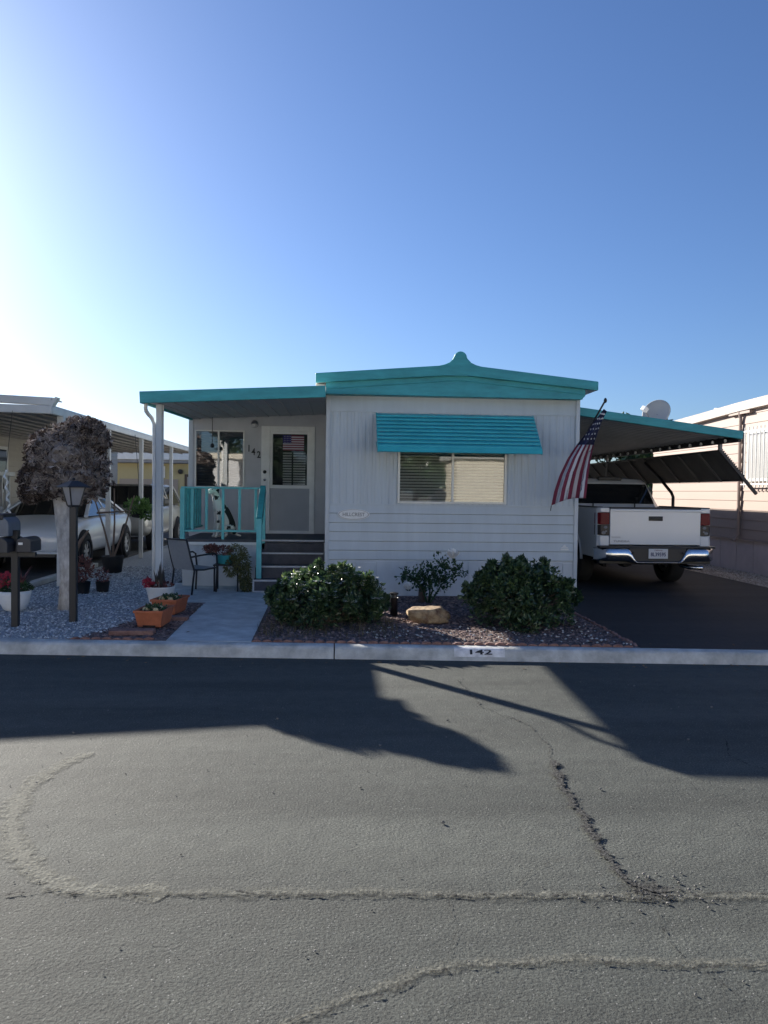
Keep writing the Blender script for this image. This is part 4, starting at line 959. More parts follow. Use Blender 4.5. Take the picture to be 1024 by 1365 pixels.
# slightly sagging roof edge with crinkled metal cap
ys = [10.95,13.0,15.0,16.6,18.2,19.6]; zt = [3.62,3.60,3.56,3.50,3.45,3.43]
for (ya, yb, za, zb) in zip(ys, ys[1:], zt, zt[1:]):
    mb.raw([(PXW-.10,ya,za-.22),(PXW-.10,yb,zb-.22),(PXW-.10,yb,zb-.04),(PXW-.10,ya,za-.04),(PXW+.10,ya,za),(PXW+.10,yb,zb),(12.7,yb,zb+.02),(12.7,ya,za+.02),(PXW+.0,ya,za-.24),(PXW+.0,yb,zb-.24)],
           [(0,1,2,3),(3,2,5,4),(4,5,6,7),(8,9,1,0)])
mb.face([(PXW-.10,10.95,3.40),(PXW-.10,10.95,3.58),(PXW+.1,10.95,3.62),(12.7,10.95,3.64),(12.7,10.95,3.36)])
mb.build('roof', mat('roof_cap_white',(.30,.25,.22),.5,var=.12,vs=6,bump=.6,bs=6), pk)
mb = MB(); mb.tube([(PXW-.06,15.0,3.36),(PXW-.06,15.0,3.30),(PXW-.04,15.0,3.2),(PXW-.04,15.0,.85),(PXW-.12,15.0,.72)], .034, 8); mb.box(PXW-.08,PXW,14.6,15.4,3.28,3.33); mb.build('downspout', Mp, pk)
mb = MB(); mb.box(PXW-.04,PXW+.02,13.2,14.72,1.92,2.92); pw_ = mb.build('window', M_alu, pk, bevel=.005)
mb = MB(); mb.box(PXW-.045,PXW-.041,13.26,14.66,1.98,2.86); mb.build('pane', mat('pale_curtain_pane',(.38,.38,.38),.1), pw_)
mb = MB(); y = 13.16
while y < 14.76: mb.cyl((PXW-.13,y,1.80),(PXW-.13,y,2.98),.014,n=6); y += .135
for z in (1.86,2.90): mb.cyl((PXW-.13,13.14,z),(PXW-.13,14.76,z),.014,n=6)
mb.build('security_bars', M_white, pw_)
mb = MB(); mb.box(8.7,9.2,17.2,17.6,3.4,3.56); mb.cyl((8.95,17.4,3.5),(8.95,17.4,3.68),.10); mb.build('roof_vent', M_white, pk, bevel=.01)

# homes and trees across the street, most mirrored in the windows
M_oc = mat('opposite_cream',(.74,.68,.56),.7,var=.05,vs=1); M_ot = mat('opposite_grey',(.70,.69,.67),.7,var=.05,vs=1)
for nm_, x0, x1, mw_, hz_, lb in (('opposite_home',4.6,30,M_oc,2.9,'cream home across the street mirrored in the right pane of the front window'),('opposite_home',-1.0,2.1,M_ot,2.9,'narrow pale grey home added unseen behind the camera to bounce sun onto the front wall'),('opposite_home',-30,-4.2,M_ot,3.0,'long pale grey home with tan roof edge across the street mirrored in the porch window')):  # row set near and wide, narrow one added unseen, to bounce sunlight
    oh = thing(nm_, ((x0+x1)/2,-8,G), lb, 'mobile home')
    mb = MB(); mb.box(x0,x1,-14,-6.5,.1,hz_); mb.build('wall', mw_, oh)
    mb = MB(); mb.prism([(x0-.2,hz_),(x1+.2,hz_),(x1+.2,hz_+.2),((x0+x1)/2,hz_+.45),(x0-.2,hz_+.2)], 'Y', -14.3,-6.3); mb.build('roof', M_oc if x0 < -20 else Mnr, oh)

# ================================================================ TREES AND PLANTS
def leaf_cloud(mb, pts, n, size, rnd, asp=.55, droop=0.0, fold=.25, upb=.4):
    """n small folded leaves round random members of pts (centre, radius)"""
    for _ in range(n):
        c, r = rnd.choice(pts); c = Vector(c)
        while True:
            d = Vector((rnd.uniform(-1,1), rnd.uniform(-1,1), rnd.uniform(-1,1)))
            if .05 < d.length < 1: break
        dn = d.normalized(); rr = r if isinstance(r, (tuple, list)) else (r, r, r)
        k = (.55+.45*rnd.random())
        p = c+Vector((dn.x*rr[0]*k, dn.y*rr[1]*k, dn.z*rr[2]*k))
        ax = (dn*.8+Vector((rnd.uniform(-1,1), rnd.uniform(-1,1), rnd.uniform(-1,1)+upb))-Vector((0,0,droop))).normalized()
        sd_ = ax.cross(Vector((rnd.uniform(-1,1), rnd.uniform(-1,1), rnd.uniform(-1,1)))).normalized(); nn = ax.cross(sd_)
        L = size*rnd.uniform(.65,1.25); W = L*asp
        a = p; m_ = p+ax*L*.5; t = p+ax*L-nn*L*.12
        l = m_+sd_*W*.5+nn*W*fold; r_ = m_-sd_*W*.5+nn*W*fold
        i = len(mb.v); mb.v += [a, l, t, r_, m_]; mb.f += [[i,i+4,i+1],[i+1,i+4,i+2],[i,i+3,i+4],[i+3,i+2,i+4]]; mb.m += [0]*4
    mb.e = None
def shrub(loc, rx, ry, h, label, n, seed, flowers, lumps=34):
    rnd = random.Random(seed); t = thing('shrub', loc, label, 'shrub', 'dark leafy shrubs in the planting bed'); L = Vector(loc)
    pts = []; tips = []
    for k in range(lumps):
        a = rnd.uniform(0, 6.283); q = math.sqrt(rnd.random())*.92
        zz = rnd.uniform(.12, .98); env = math.sqrt(max(.05, 1-(max(0, zz-.35)/.78)**2))
        p = L+Vector((math.cos(a)*rx*q*env, math.sin(a)*ry*q*env, h*zz*.92)); pts.append((p, rnd.uniform(.09,.17)))
    for k in range(54):
        a = rnd.uniform(0, 6.283); q = math.sqrt(rnd.random())*1.12; p = L+Vector((math.cos(a)*rx*q, math.sin(a)*ry*q, h*rnd.uniform(.80,1.18)*(1-.42*q*q))); pts.append((p, (.035,.035,.08))); tips.append(p)
    mb = MB()
    for p, r in pts[::2]:
        b = L+Vector((rnd.uniform(-.12,.12), rnd.uniform(-.1,.1), 0)); mb.tube([b, b.lerp(p,.5)+Vector((0,0,.04)), p], [.012,.008,.004], 5)
    mb.build('stems', M_bark2, t)
    mb = MB(); leaf_cloud(mb, pts, n, .062, rnd); 
    o = mb.build('foliage', M_leaf, t)
    mb = MB(); hi = [q for q in pts if q[0].z > L.z+h*.72]; leaf_cloud(mb, hi, n//12, .05, rnd); mb.build('sunlit_tip_leaves', leafmat('sunlit_tip_leaf',(.08,.15,.04),(.26,.32,.12),.35,.6,.45), t)  # paler top leaves; their colour imitates sun caught on the tips
    outer = [q for q in pts if q[0].z > L.z+h*.72 or q[0].y < L.y-ry*.55]
    mb = MB()
    for k in range(flowers):
        p, r = rnd.choice(outer); d = Vector((rnd.uniform(-1,1), rnd.uniform(-1,.3), rnd.uniform(.0,1))).normalized(); c = Vector(p)+d*(r*1.08 if not isinstance(r, tuple) else .055)
        if c.z < L.z+h*.55: continue
        for j in range(5):
            a = 1.257*j; u = Vector((math.cos(a), math.sin(a), .35)); v = Vector((-math.sin(a), math.cos(a), 0)); s = rnd.uniform(.018,.030)
            mb.face([c, c+u*s*.6+v*s*.4, c+u*s*1.2, c+u*s*.6-v*s*.4])
    mb.build('blossoms', M_petal, t)
    return t
shrub((-.07,8.82,G), .64, .56, .54, 'broad dark green shrub dotted with white blossoms left of the boulder', 12500, 11, 560, 64)
shrub((2.12,8.60,G), .57, .60, .66, 'rounded dark green shrub beside the black driveway, right of the boulder', 12500, 12, 26, 60)
# grassy skirt at foot of the left shrub
mb = MB(); rnd = random.Random(5)
for k in range(500):
    x = rnd.uniform(-.78,.72); y = Yb(x)+rnd.uniform(.25,1.3); L_ = rnd.uniform(.05,.15); a = rnd.uniform(0,6.28); d = Vector((math.cos(a)*.5, math.sin(a)*.5, 1)).normalized()*L_; s = Vector((-math.sin(a), math.cos(a), 0))*.004
    p = Vector((x,y,G)); mb.face([p-s, p+s, p+d])
tag(mb.build('low_grass', leafmat('dry_grass',(.05,.05,.03),(.17,.15,.09),.8,.2)), 'thin dry grass growing under the left shrub', 'grass', kind='stuff')

# rose bush
t = thing('rose_bush', (1.28,10.3,G), 'thin rose bush with white roses in front of the pale skirting', 'rose bush'); rnd = random.Random(21)
mb = MB(); br = [(1.05,10.3,.12)]
stems = [[(1.30,10.3,.12),(1.32,10.28,.5),(1.42,10.2,.88),(1.55,10.15,1.05)], [(1.28,10.3,.12),(1.20,10.25,.45),(1.05,10.2,.62),(.82,10.15,.68)], [(1.32,10.3,.12),(1.48,10.3,.5),(1.62,10.2,.72),(1.80,10.1,.80)], [(1.3,10.3,.12),(1.34,10.2,.4),(1.26,10.15,.7),(1.28,10.1,.84)]]
stems = [[(x, y, .12+(z-.12)*.68) for x, y, z in s] for s in stems]
for s in stems: mb.tube(s, [.013,.01,.007,.004], 6)
mb.build('stems', M_leaf2, t)
mb = MB(); mb.cyl((1.21,10.36,.10),(1.22,10.36,.34),.055,.05,10); mb.build('stump', M_bark2, t, smooth=True)
pts = []
for s in stems:
    for a, b in zip(s[1:], s[2:]):
        for q in (0,.35,.7): 
            p = Vector(a).lerp(Vector(b), q); pts.append((p+Vector((rnd.uniform(-.08,.08),rnd.uniform(-.08,.08),rnd.uniform(-.05,.05))), rnd.uniform(.05,.11)))
for k in range(10): pts.append((Vector((rnd.uniform(1.05,1.55),10.2,rnd.uniform(.35,.58))), .08))
mb = MB(); leaf_cloud(mb, pts, 1000, .055, rnd); mb.build('foliage', M_leaf2, t)
def rose(c, r, parent):
    mb = MB(); rnd = random.Random(int(c[0]*100))
    for k in range(22):
        a = k*2.4; q = k/22; u = Vector((math.cos(a), math.sin(a), 0)); v = Vector((-math.sin(a), math.cos(a), 0)); b = Vector(c)+Vector((0,0,-r*.5))+u*r*q*.3
        m_ = b+u*r*(.25+q*.5)+Vector((0,0,r*.7)); tp = b+u*r*(.2+q*.75)+Vector((0,0,r*(1.6-q*.6)))
        mb.face([b-v*r*.15, b+v*r*.15, m_+v*r*.42, tp+v*r*.2, tp-v*r*.2, m_-v*r*.42])
    mb.build('rose', M_petal, parent)
rose((1.57,10.0,.80), .085, t); rose((.98,9.95,.38), .065, t)

# matted pollard tree by the lamp
t = thing('pollard_tree', (-3.30,9.66,G), 'short tree with bare pale trunk and dense matted brown crown beside the lamp post', 'tree'); rnd = random.Random(31)
mb = MB(); mb.tube([(-3.27,9.66,.08),(-3.265,9.66,.5),(-3.29,9.66,.95),(-3.32,9.66,1.35),(-3.34,9.68,1.62),(-3.34,9.68,1.85)], [.112,.098,.100,.106,.125,.16], 18)
for k, v in enumerate(mb.v): v += Vector((rnd.uniform(-.006,.006), rnd.uniform(-.006,.006), 0))
mb.build('trunk', M_bark, t, smooth=True)
core = [((-3.26,9.68,2.02),(.44,.40,.36)),((-3.09,9.66,2.20),(.29,.30,.25)),((-3.50,9.66,2.02),(.26,.30,.28)),((-3.06,9.66,1.92),(.26,.30,.28)),((-3.58,9.6,1.72),(.22,.26,.20)),((-3.15,9.6,1.72),(.36,.32,.26)),((-3.70,9.6,1.55),(.10,.14,.10)),((-2.99,9.6,2.31),(.15,.22,.14))]
mb = MB()
def cdisp(p): return 1+.20*NZ.noise(p*4.2)+.14*NZ.noise(p*11)
for c, r in core:
    i0_ = len(mb.v); mb.ball(c, 1, 4, (r[0]*.92, r[1]*.92, r[2]*.92), .03); cc = Vector(c)
    for v in mb.v[i0_:]: k_ = cdisp(v); v.x = cc.x+(v.x-cc.x)*k_; v.y = cc.y+(v.y-cc.y)*k_; v.z = cc.z+(v.z-cc.z)*k_
cr = mb.build('crown', mat('matted_core',(.14,.115,.10),.95,col2=(.30,.26,.23),vs=16,bump=1,bs=22), t)
mb = MB(); mb2 = MB()
for k in range(13000):
    c, r = rnd.choice(core); d = Vector((rnd.gauss(0,1), rnd.gauss(0,1), rnd.gauss(0,1))).normalized(); p = Vector(c)+Vector((d.x*r[0], d.y*r[1], d.z*r[2])); p = Vector(c)+(p-Vector(c))*cdisp(p)*rnd.uniform(.90,1.05)
    tdir = d.cross(Vector((rnd.gauss(0,1), rnd.gauss(0,1), rnd.gauss(0,1)))).normalized(); L_ = rnd.uniform(.02,.10); wv = (tdir.cross(d)+d*rnd.uniform(-.8,.8)).normalized()*rnd.uniform(.002,.007)
    q1 = p+tdir*L_*.5+d*rnd.uniform(.0,.05); q2 = p+tdir*L_+d*rnd.uniform(-.01,.045)
    bb = mb if NZ.noise(p*9+Vector((5,5,5)))+rnd.uniform(-.25,.25) > 0 else mb2
    bb.face([p-wv, p+wv, q1+wv]); bb.face([p-wv, q1+wv, q2])
mb.build('matted_twigs', M_twig, t); mb2.build('shade_twigs', leafmat('shade_twig', (.03,.022,.02), (.16,.12,.10), .9, .15, .05), t)  # darker twig clusters paint shaded cavities into the crown

# darker trunk behind it
t = thing('bare_tree', (-3.9,12.3,G), 'slim brown tree trunk standing behind the pollard tree near the sedan', 'tree')
mb = MB(); mb.tube([(-3.98,12.0,.1),(-3.99,12.0,.6),(-4.0,12.0,1.2),(-3.98,12.02,1.75),(-3.9,12.0,2.2)], [.085,.075,.07,.065,.05], 12); mb.build('trunk', M_bark2, t, smooth=True)
mb = MB(); mb.tube([(-3.98,12.0,.55),(-3.86,11.95,.80),(-3.72,11.9,.98)], [.04,.028,.012], 8); mb.build('branch', M_bark2, t, smooth=True); mb = MB(); mb.tube([(-3.98,12.02,1.7),(-4.15,12.0,2.0),(-4.2,12,2.35)], [.05,.035,.02], 8); mb.build('branch', M_bark2, t, smooth=True)

def bg_tree(x, y, h, r, label, seed, n=2600):
    rnd = random.Random(seed); t = thing('background_tree', (x,y,G), label, 'tree', 'trees beyond the homes')
    mb = MB(); mb.tube([(x,y,.1),(x+.1,y,h*.35),(x,y,h*.7)], [.16,.12,.05], 8); mb.build('trunk', M_bark2, t)
    pts = []
    for k in range(26):
        a = rnd.uniform(0,6.28); q = math.sqrt(rnd.random()); pts.append(((x+math.cos(a)*r*q, y+math.sin(a)*r*q, h*rnd.uniform(.35,1)), r*.3))
    mb = MB(); leaf_cloud(mb, pts, n, .26+.03*(h-3), rnd); mb.build('crown', M_leaf, t)
for (x, y, h, r, lb, sd_) in ((3.4,-10.5,5.6,1.5,'big dark tree across the street mirrored in the left pane of the front window',44),(-2.6,-10,6.0,1.5,'dark tree across the street mirrored in the glass of the porch door',46),(-8,-18,9,3.8,'tall dark tree behind the opposite tan home',47),(7,-18,8.5,3.6,'tall dark tree behind the opposite cream home',48)):
    bg_tree(x,y,h,r,lb,sd_,3600)
bg_tree(9.9,26,4.2,1.7,'dark leafy tree seen through the gap above the shade panel',41)
bg_tree(8.0,30,3.6,1.8,'dark leafy tree behind the pickup at the end of the driveway',42)
bg_tree(5.2,31,3.4,1.6,'dark leafy tree beyond the carport close to the home wall',43)
t = thing('back_home', (8,27,G), 'shaded home closing the end of the driveway behind the pickup', 'mobile home')
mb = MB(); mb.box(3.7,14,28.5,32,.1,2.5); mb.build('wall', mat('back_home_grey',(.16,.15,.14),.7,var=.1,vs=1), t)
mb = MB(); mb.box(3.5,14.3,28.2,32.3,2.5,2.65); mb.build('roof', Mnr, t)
mb = MB(); mb.box(9.9,11.0,28.44,28.5,1.6,2.35); wn = mb.build('window', M_white, t)
mb = MB(); mb.box(10.0,10.9,28.43,28.438,1.68,2.28); mb.build('pane', M_autog, wn)

# ================================================================ YARD OBJECTS
# lamp post
t = thing('lamp_post', (-2.895,8.741,G), 'black square lamp post with frosted lantern in the gravel', 'street lamp'); LX, LY = -2.895, 8.741
mb = MB(); mb.box(LX-.037,LX+.037,LY-.037,LY+.037,.10,1.41); mb.build('post', M_black, t, bevel=.006)
mb = MB(); mb.prism([(-.115,-.0)]+[(.115,0)], 'Z', 0, 0) if False else None
mb = MB()
def frus(mb, z0, r0, z1, r1, cap=False):
    mb.raw([(LX-r0,LY-r0,z0),(LX+r0,LY-r0,z0),(LX+r0,LY+r0,z0),(LX-r0,LY+r0,z0),(LX-r1,LY-r1,z1),(LX+r1,LY-r1,z1),(LX+r1,LY+r1,z1),(LX-r1,LY+r1,z1)], [(0,1,5,4),(1,2,6,5),(2,3,7,6),(3,0,4,7)]+([(0,3,2,1),(4,5,6,7)] if cap else []))
frus(mb, 1.625,.138,1.640,.132,True); frus(mb, 1.640,.126,1.70,.035,True); mb.ball((LX,LY,1.718),.018,2); frus(mb,1.405,.045,1.43,.055,True)
hd = mb.build('lantern_roof', M_black, t, bevel=.004)
mb = MB(); frus(mb, 1.43,.046,1.625,.088); mb.build('lantern_glass', mat('frosted_lantern',(.33,.32,.32),.35,var=.1,vs=10), t)
mb = MB()
for a, b in ((-1,-1),(1,-1),(1,1),(-1,1)): mb.bar((LX+a*.048,LY+b*.048,1.42),(LX+a*.090,LY+b*.090,1.63),.013,.013)
mb.build('lantern_frame', M_black, t)
# rotate the lantern 45 degrees about its post (corner faces the street)
Mz = Matrix.Rotation(R(45),4,'Z')
for ch in t.children:
    if ch.name.startswith('lantern'): ch.data.transform(Mz)

# mailbox
t = thing('mailbox', (-3.41,8.45,G), 'dark post mailbox pair with small white tag at the far left by the kerb', 'mailbox')
mb = MB(); mb.box(-3.44,-3.37,8.41,8.48,.10,1.16); mb.build('post', M_black, t, bevel=.004)
mb = MB(); mb.bar((-3.68,8.44,.90),(-3.19,8.44,.90),.05,.045); mb.build('cross_arm', M_black, t)
M_z0, M_z1 = .932, 1.09; M_mb = mat('charcoal_box', (.045,.045,.05), .5, var=.15, vs=8)
def mbox(x0, x1, y0, y1, z0, z1, m, nm):
    c = (x0+x1)/2; r = (x1-x0)/2; pf = [(x0,z0),(x1,z0),(x1,z1-r*.7)]+[(c+r*math.cos(R(a)), z1-r*.7+r*.7*math.sin(R(a))) for a in range(15,180,15)]+[(x0,z1-r*.7)]
    mb = MB(); mb.prism(pf, 'Y', y0, y1); return mb.build(nm, m, t, bevel=.006)
mbox(-3.60,-3.40,8.22,8.70,M_z0,M_z1,M_mb,'letter_box'); b2 = mbox(-3.35,-3.20,8.32,8.62,M_z0,M_z1,M_mb,'letter_box')
mb = MB(); mb.box(-3.325,-3.28,8.312,8.317,1.01,1.035); mb.build('white_tag', M_white, b2)
b1 = mbox(-3.74,-3.42,8.30,8.62,1.10,1.33,mat('blue_grey_box',(.14,.16,.19),.5,var=.1,vs=6),'parcel_box')
mb = MB(); mb.box(-3.75,-3.47,8.29,8.63,1.27,1.335); mb.build('lid', M_black, b1, bevel=.015)

# white bowl with flowers at left
def blob_flowers(parent, c, r, n, m, size, seed, name='flowers'):
    rnd = random.Random(seed); mb = MB(); leaf_cloud(mb, [(c, r)], n, size, rnd, asp=.8); return mb.build(name, m, parent)
M_red = leafmat('red_petal', (.42,.03,.06), (.65,.10,.14), .6, .3); M_redl = leafmat('reddish_leaf', (.10,.035,.035), (.26,.12,.10), .6)
M_soil = mat('pot_soil', (.03,.024,.02), .95, bump=.8, bs=60)
t = thing('bowl_planter', (-3.88,9.5,G), 'round white bowl planter with red flowers behind the mailbox', 'planter'); bx, by = -3.86, 9.55
mb = MB(); mb.lathe((bx,by,G), [(0,.0),(.09,.0),(.125,.02),(.165,.10),(.185,.20),(.19,.245),(.178,.245),(.165,.20)], 28); mb.build('bowl', M_white, t, smooth=True)
mb = MB(); mb.lathe((bx,by,G+.21), [(0,.01),(.172,0)], 20); mb.build('soil', M_soil, t)
blob_flowers(t, (bx-.10,by-.02,.49), (.17,.12,.08), 260, M_red, .04, 51); blob_flowers(t, (bx,by,.40), (.19,.15,.08), 300, M_leaf2, .05, 52, 'leaves')
mb = MB(); rnd = random.Random(53)
for k in range(26):
    a = rnd.uniform(0,6.28); b0 = Vector((bx+.08,by,.38)); d = Vector((math.cos(a)*.35, math.sin(a)*.35, 1)).normalized(); L_ = rnd.uniform(.18,.32); s = Vector((-math.sin(a), math.cos(a),0))*.009
    mb.face([b0-s, b0+s, b0+d*L_*.6+s*.8, b0+d*L_+Vector((math.cos(a),math.sin(a),-.3))*.05, b0+d*L_*.6-s*.8])
mb.build('spiky_leaves', M_redl, t)

def potted(loc, r, h, mpot, label, leafm, lr, n, seed, pots='pot', leaf=.05, zc_=None, spikes=0, grp=None):
    t = thing('potted_plant', loc, label, 'potted plant', grp); x, y, z = loc
    mb = MB(); mb.lathe(loc, [(0,0),(r*.75,0),(r*.82,h*.1),(r,h),(r*1.03,h),(r*.93,h*.98),(r*.9,h*.85)], 24); mb.build('pot', mpot, t, smooth=True)
    mb = MB(); mb.lathe((x,y,z+h*.86), [(0,.008),(r*.9,0)], 18); mb.build('soil', M_soil, t)
    if n:
        mb = MB(); rnd = random.Random(seed); c = (x,y,z+(zc_ or h+lr[2]*.8)); leaf_cloud(mb, [(c, lr)], n, leaf, rnd); mb.build('foliage', leafm, t)
    return t
M_bpot = mat('black_plastic', (.02,.02,.022), .6)
potted((-3.55,11.1,G), .11, .17, M_bpot, 'small black pot with reddish brown leafy plant behind the lamp post', M_redl, (.14,.12,.20), 420, 61)
potted((-3.33,11.3,G), .10, .15, M_bpot, 'small black pot with sparse reddish plant right of the leafy one', M_redl, (.09,.09,.10), 90, 62)
# black tub with bare canes by the first white carport post
t = thing('cane_tub', (-3.92,13.8,G), 'black nursery tub holding three bare tied canes beside the white carport post', 'potted plant')
mb = MB(); mb.lathe((-3.92,13.9,G), [(0,0),(.15,0),(.19,.29),(.195,.30),(.17,.30),(.16,.25),(0,.25)], 20); mb.build('tub', M_bpot, t, smooth=True)
for a, b in (((-3.95,13.9,.4),(-4.25,13.9,1.45)), ((-3.92,13.9,.4),(-3.90,13.9,1.62)), ((-3.90,13.9,.4),(-3.55,13.9,1.5)), ((-4.2,13.9,1.18),(-3.65,13.9,1.22))):
    mb = MB(); mb.tube([a, Vector(a).lerp(Vector(b),.5)+Vector((.02,0,.0)), b], [.02,.016,.011], 7); mb.build('cane', M_bark2, t)
# hanging green plant by second post
t = thing('hanging_basket', (-3.98,15.9,1.6), 'green trailing plant in a dark basket hung between the white carport posts', 'hanging plant')
mb = MB(); mb.lathe((-3.98,15.9,1.02), [(0,0),(.12,.02),(.18,.14),(.17,.14),(0,.12)], 16); mb.build('basket', M_bpot, t)
mb = MB(); mb.tube([(-3.98,15.9,1.15),(-3.98,15.9,1.9),(-4.05,15.9,2.72)], .006, 5); mb.build('hanger', M_black, t)
mb = MB(); leaf_cloud(mb, [((-3.98,15.9,1.25),(.30,.24,.17)),((-3.85,15.9,1.15),(.22,.2,.15))], 800, .075, random.Random(63)); mb.build('foliage', leafmat('basket_leaf',(.05,.12,.03),(.16,.28,.08),.5), t)
# white twisted ornament under the neighbour's eave
t = thing('twisted_ornament', (-4.55,11.15,1.1), 'white twisted hanging ornament under the far left eave', 'ornament')
mb = MB(); pts = []
for k in range(60): q = k/59; pts.append((-4.62+.10*q+.018*math.cos(q*40), 11.1+.018*math.sin(q*40), 1.86-.98*q))
mb.tube(pts, [.012+.006*math.sin(k*1.3) for k in range(60)], 6); mb.build('twist', M_white, t, smooth=True)
mb = MB(); mb.tube([(-4.61,11.1,1.86),(-4.62,11.35,2.72)], .004, 5); mb.build('cord', M_black, t)

# terracotta planters with squash-like ornaments
def trough():
    t = thing('trough_planter', (0,0,0), '', 'planter', 'orange rectangular planters by the path')
    w0, w1, d0, d1, h = .135,.17,.20,.25,.20
    mb = MB()
    mb.raw([(-w0,-d0,0),(w0,-d0,0),(w0,d0,0),(-w0,d0,0),(-w1,-d1,h),(w1,-d1,h),(w1,d1,h),(-w1,d1,h),(-w1+.016,-d1+.016,h),(w1-.016,-d1+.016,h),(w1-.016,d1-.016,h),(-w1+.016,d1-.016,h),(-w0+.01,-d0+.01,h-.07),(w0-.01,-d0+.01,h-.07),(w0-.01,d0-.01,h-.07),(-w0+.01,d0-.01,h-.07)],
           [(0,3,2,1),(0,1,5,4),(1,2,6,5),(2,3,7,6),(3,0,4,7),(4,5,9,8),(5,6,10,9),(6,7,11,10),(7,4,8,11),(8,9,13,12),(9,10,14,13),(10,11,15,14),(11,8,12,15)])
    mb.box(-w1-.008,w1+.008,-d1-.010,-d1+.004,h-.028,h+.003); mb.box(-w1-.008,w1+.008,d1-.004,d1+.010,h-.028,h+.003)
    for s in (-1,1): mb.box(s*(w1+.008),s*(w1-.004),-d1,d1,h-.027,h+.002)
    tr_ = mb.build('trough', M_terra, t, bevel=.005)
    mb = MB(); mb.box(-.075,.075,-d0-.006,-d0+.02,.004,.04); mb.build('foot_notch', M_dark, t)
    mb = MB(); mb.box(-w1+.018,w1-.018,-d1+.02,d1-.02,h-.07,h-.03); mb.build('soil', M_soil, t)
    rnd = random.Random(71); mb = MB(); leaf_cloud(mb, [((0,0,h-.02),(.14,.21,.045))], 260, .045, rnd); mb.build('foliage', M_leaf2, t)
    for (x, y, r) in ((-.07,-.10,.042),(.06,-.15,.036),(.07,.02,.040),(-.05,.10,.038)):
        mb = MB(); M = None; n = 24; prof = []
        tmp = MB(); tmp.lathe((x,y,h-.005), [(.002,-r*.8),(r*.6,-r*.7),(r,-r*.1),(r*.85,r*.5),(r*.4,r*.75),(.002,r*.6)], n)
        for i_, v in enumerate(tmp.v):
            k = i_ % n; d = v-Vector((x,y,v.z)); d *= 1+.09*math.cos(k*2*math.pi/n*8); v.x = x+d.x; v.y = y+d.y
        tmp.build('gourd', mat('gourd_cream',(.55,.40,.18),.6,col2=(.62,.52,.32),vs=12), t, smooth=True)
    return t
p1 = trough(); p1.scale = (.9,.9,.9); p1.location = (-1.93,8.42,G+.03); p1.rotation_euler = (0,0,R(-4)); p1['label'] = 'front orange rectangular planter standing on red bricks nearest the kerb'
p2 = copy_tree(p1); p2.location = (-1.95,9.32,G+.02); p2.rotation_euler = (0,0,R(-9)); p2['label'] = 'rear orange rectangular planter in front of the white pot'
for (x, y, z, rz, lb) in ((-2.05,7.98,G+.005,2,'red brick slab lying in front of the front orange planter'),(-1.80,8.86,G+.005,-3,'red brick slab lying between the two orange planters')):
    mb = MB(); M = Matrix.Translation((x,y,z)) @ Matrix.Rotation(R(rz),4,'Z'); mb.box(-.22,.22,-.08,.08,0,.05,M) if y < 8.5 else mb.box(-.15,.15,-.06,.06,0,.045,M)
    tag(mb.build('paving_brick', M_brick, bevel=.006), lb, 'brick', 'loose red bricks by the planters')
# white pot with striped spiky plant
t = thing('potted_plant', (-2.25,10.15,G), 'white pot with dark striped sword leaves and a pink bloom beside the porch post', 'potted plant')
px_, py_ = -2.25, 10.15
mb = MB(); mb.lathe((px_,py_,G), [(0,0),(.12,0),(.14,.02),(.185,.22),(.19,.23),(.175,.23),(.165,.2)], 26); mb.build('pot', M_white, t, smooth=True)
mb = MB(); mb.lathe((px_,py_,G+.19), [(0,.02),(.17,.0)], 18); mb.build('soil', M_soil, t)
mb = MB(); rnd = random.Random(81); mw = MB()
for k in range(20):
    a = rnd.uniform(0,6.28); q = rnd.uniform(0,.12); b0 = Vector((px_+math.cos(a)*q, py_+math.sin(a)*q, .31)); d = Vector((math.cos(a)*.35+rnd.uniform(-.1,.1), math.sin(a)*.35, 1)).normalized(); L_ = rnd.uniform(.14,.40); s = Vector((-math.sin(a), math.cos(a),0))*.018
    P = [b0-s*.7, b0+s*.7, b0+d*L_*.5+s, b0+d*L_, b0+d*L_*.5-s]; (mw if k % 4 == 0 else mb).face(P)
mb.build('sword_leaves', leafmat('sword_leaf',(.03,.03,.028),(.09,.085,.075),.5), t); mw.build('pale_leaves', leafmat('pale_leaf',(.30,.28,.27),(.45,.42,.40),.5), t)
blob_flowers(t, (px_-.14,py_-.1,.40), (.06,.06,.055), 130, M_red, .035, 82); blob_flowers(t, (px_,py_,.36), (.16,.14,.05), 160, M_redl, .04, 83, 'ground_leaves')

# patio chair (sling, facing right and away)
t = thing('patio_chair', (-2.0,11.35,G), 'grey sling patio chair with black arms on the concrete patio below the railing', 'chair')
M_sling = mat('sling_fabric', (.30,.31,.32), .8, var=.06, vs=30, bump=.2, bs=150)
CM = Matrix.Translation((-2.02,11.30,G)) @ Matrix.Rotation(R(-40),4,'Z') @ Matrix.Scale(.90,4)      # seat faces local +Y
def cp_(x, y, z): return CM @ Vector((x,y,z))
mb = MB()
def strip_(pts, x0, x1, th=.012):
    for a, b in zip(pts, pts[1:]):
        mb.raw([(x0,a[0],a[1]),(x1,a[0],a[1]),(x1,b[0],b[1]),(x0,b[0],b[1]),(x0,a[0],a[1]-th),(x1,a[0],a[1]-th),(x1,b[0],b[1]-th),(x0,b[0],b[1]-th)], [(0,1,2,3),(7,6,5,4),(0,4,5,1),(1,5,6,2),(2,6,7,3),(3,7,4,0)], CM)
strip_([(-.22,.40),(-.05,.385),(.12,.39),(.24,.41)], -.23, .23); mb.build('seat', M_sling, t)
mb = MB(); strip_([(-.22,.40),(-.27,.55),(-.32,.72),(-.355,.86)], -.23, .23); mb.build('backrest', M_sling, t)
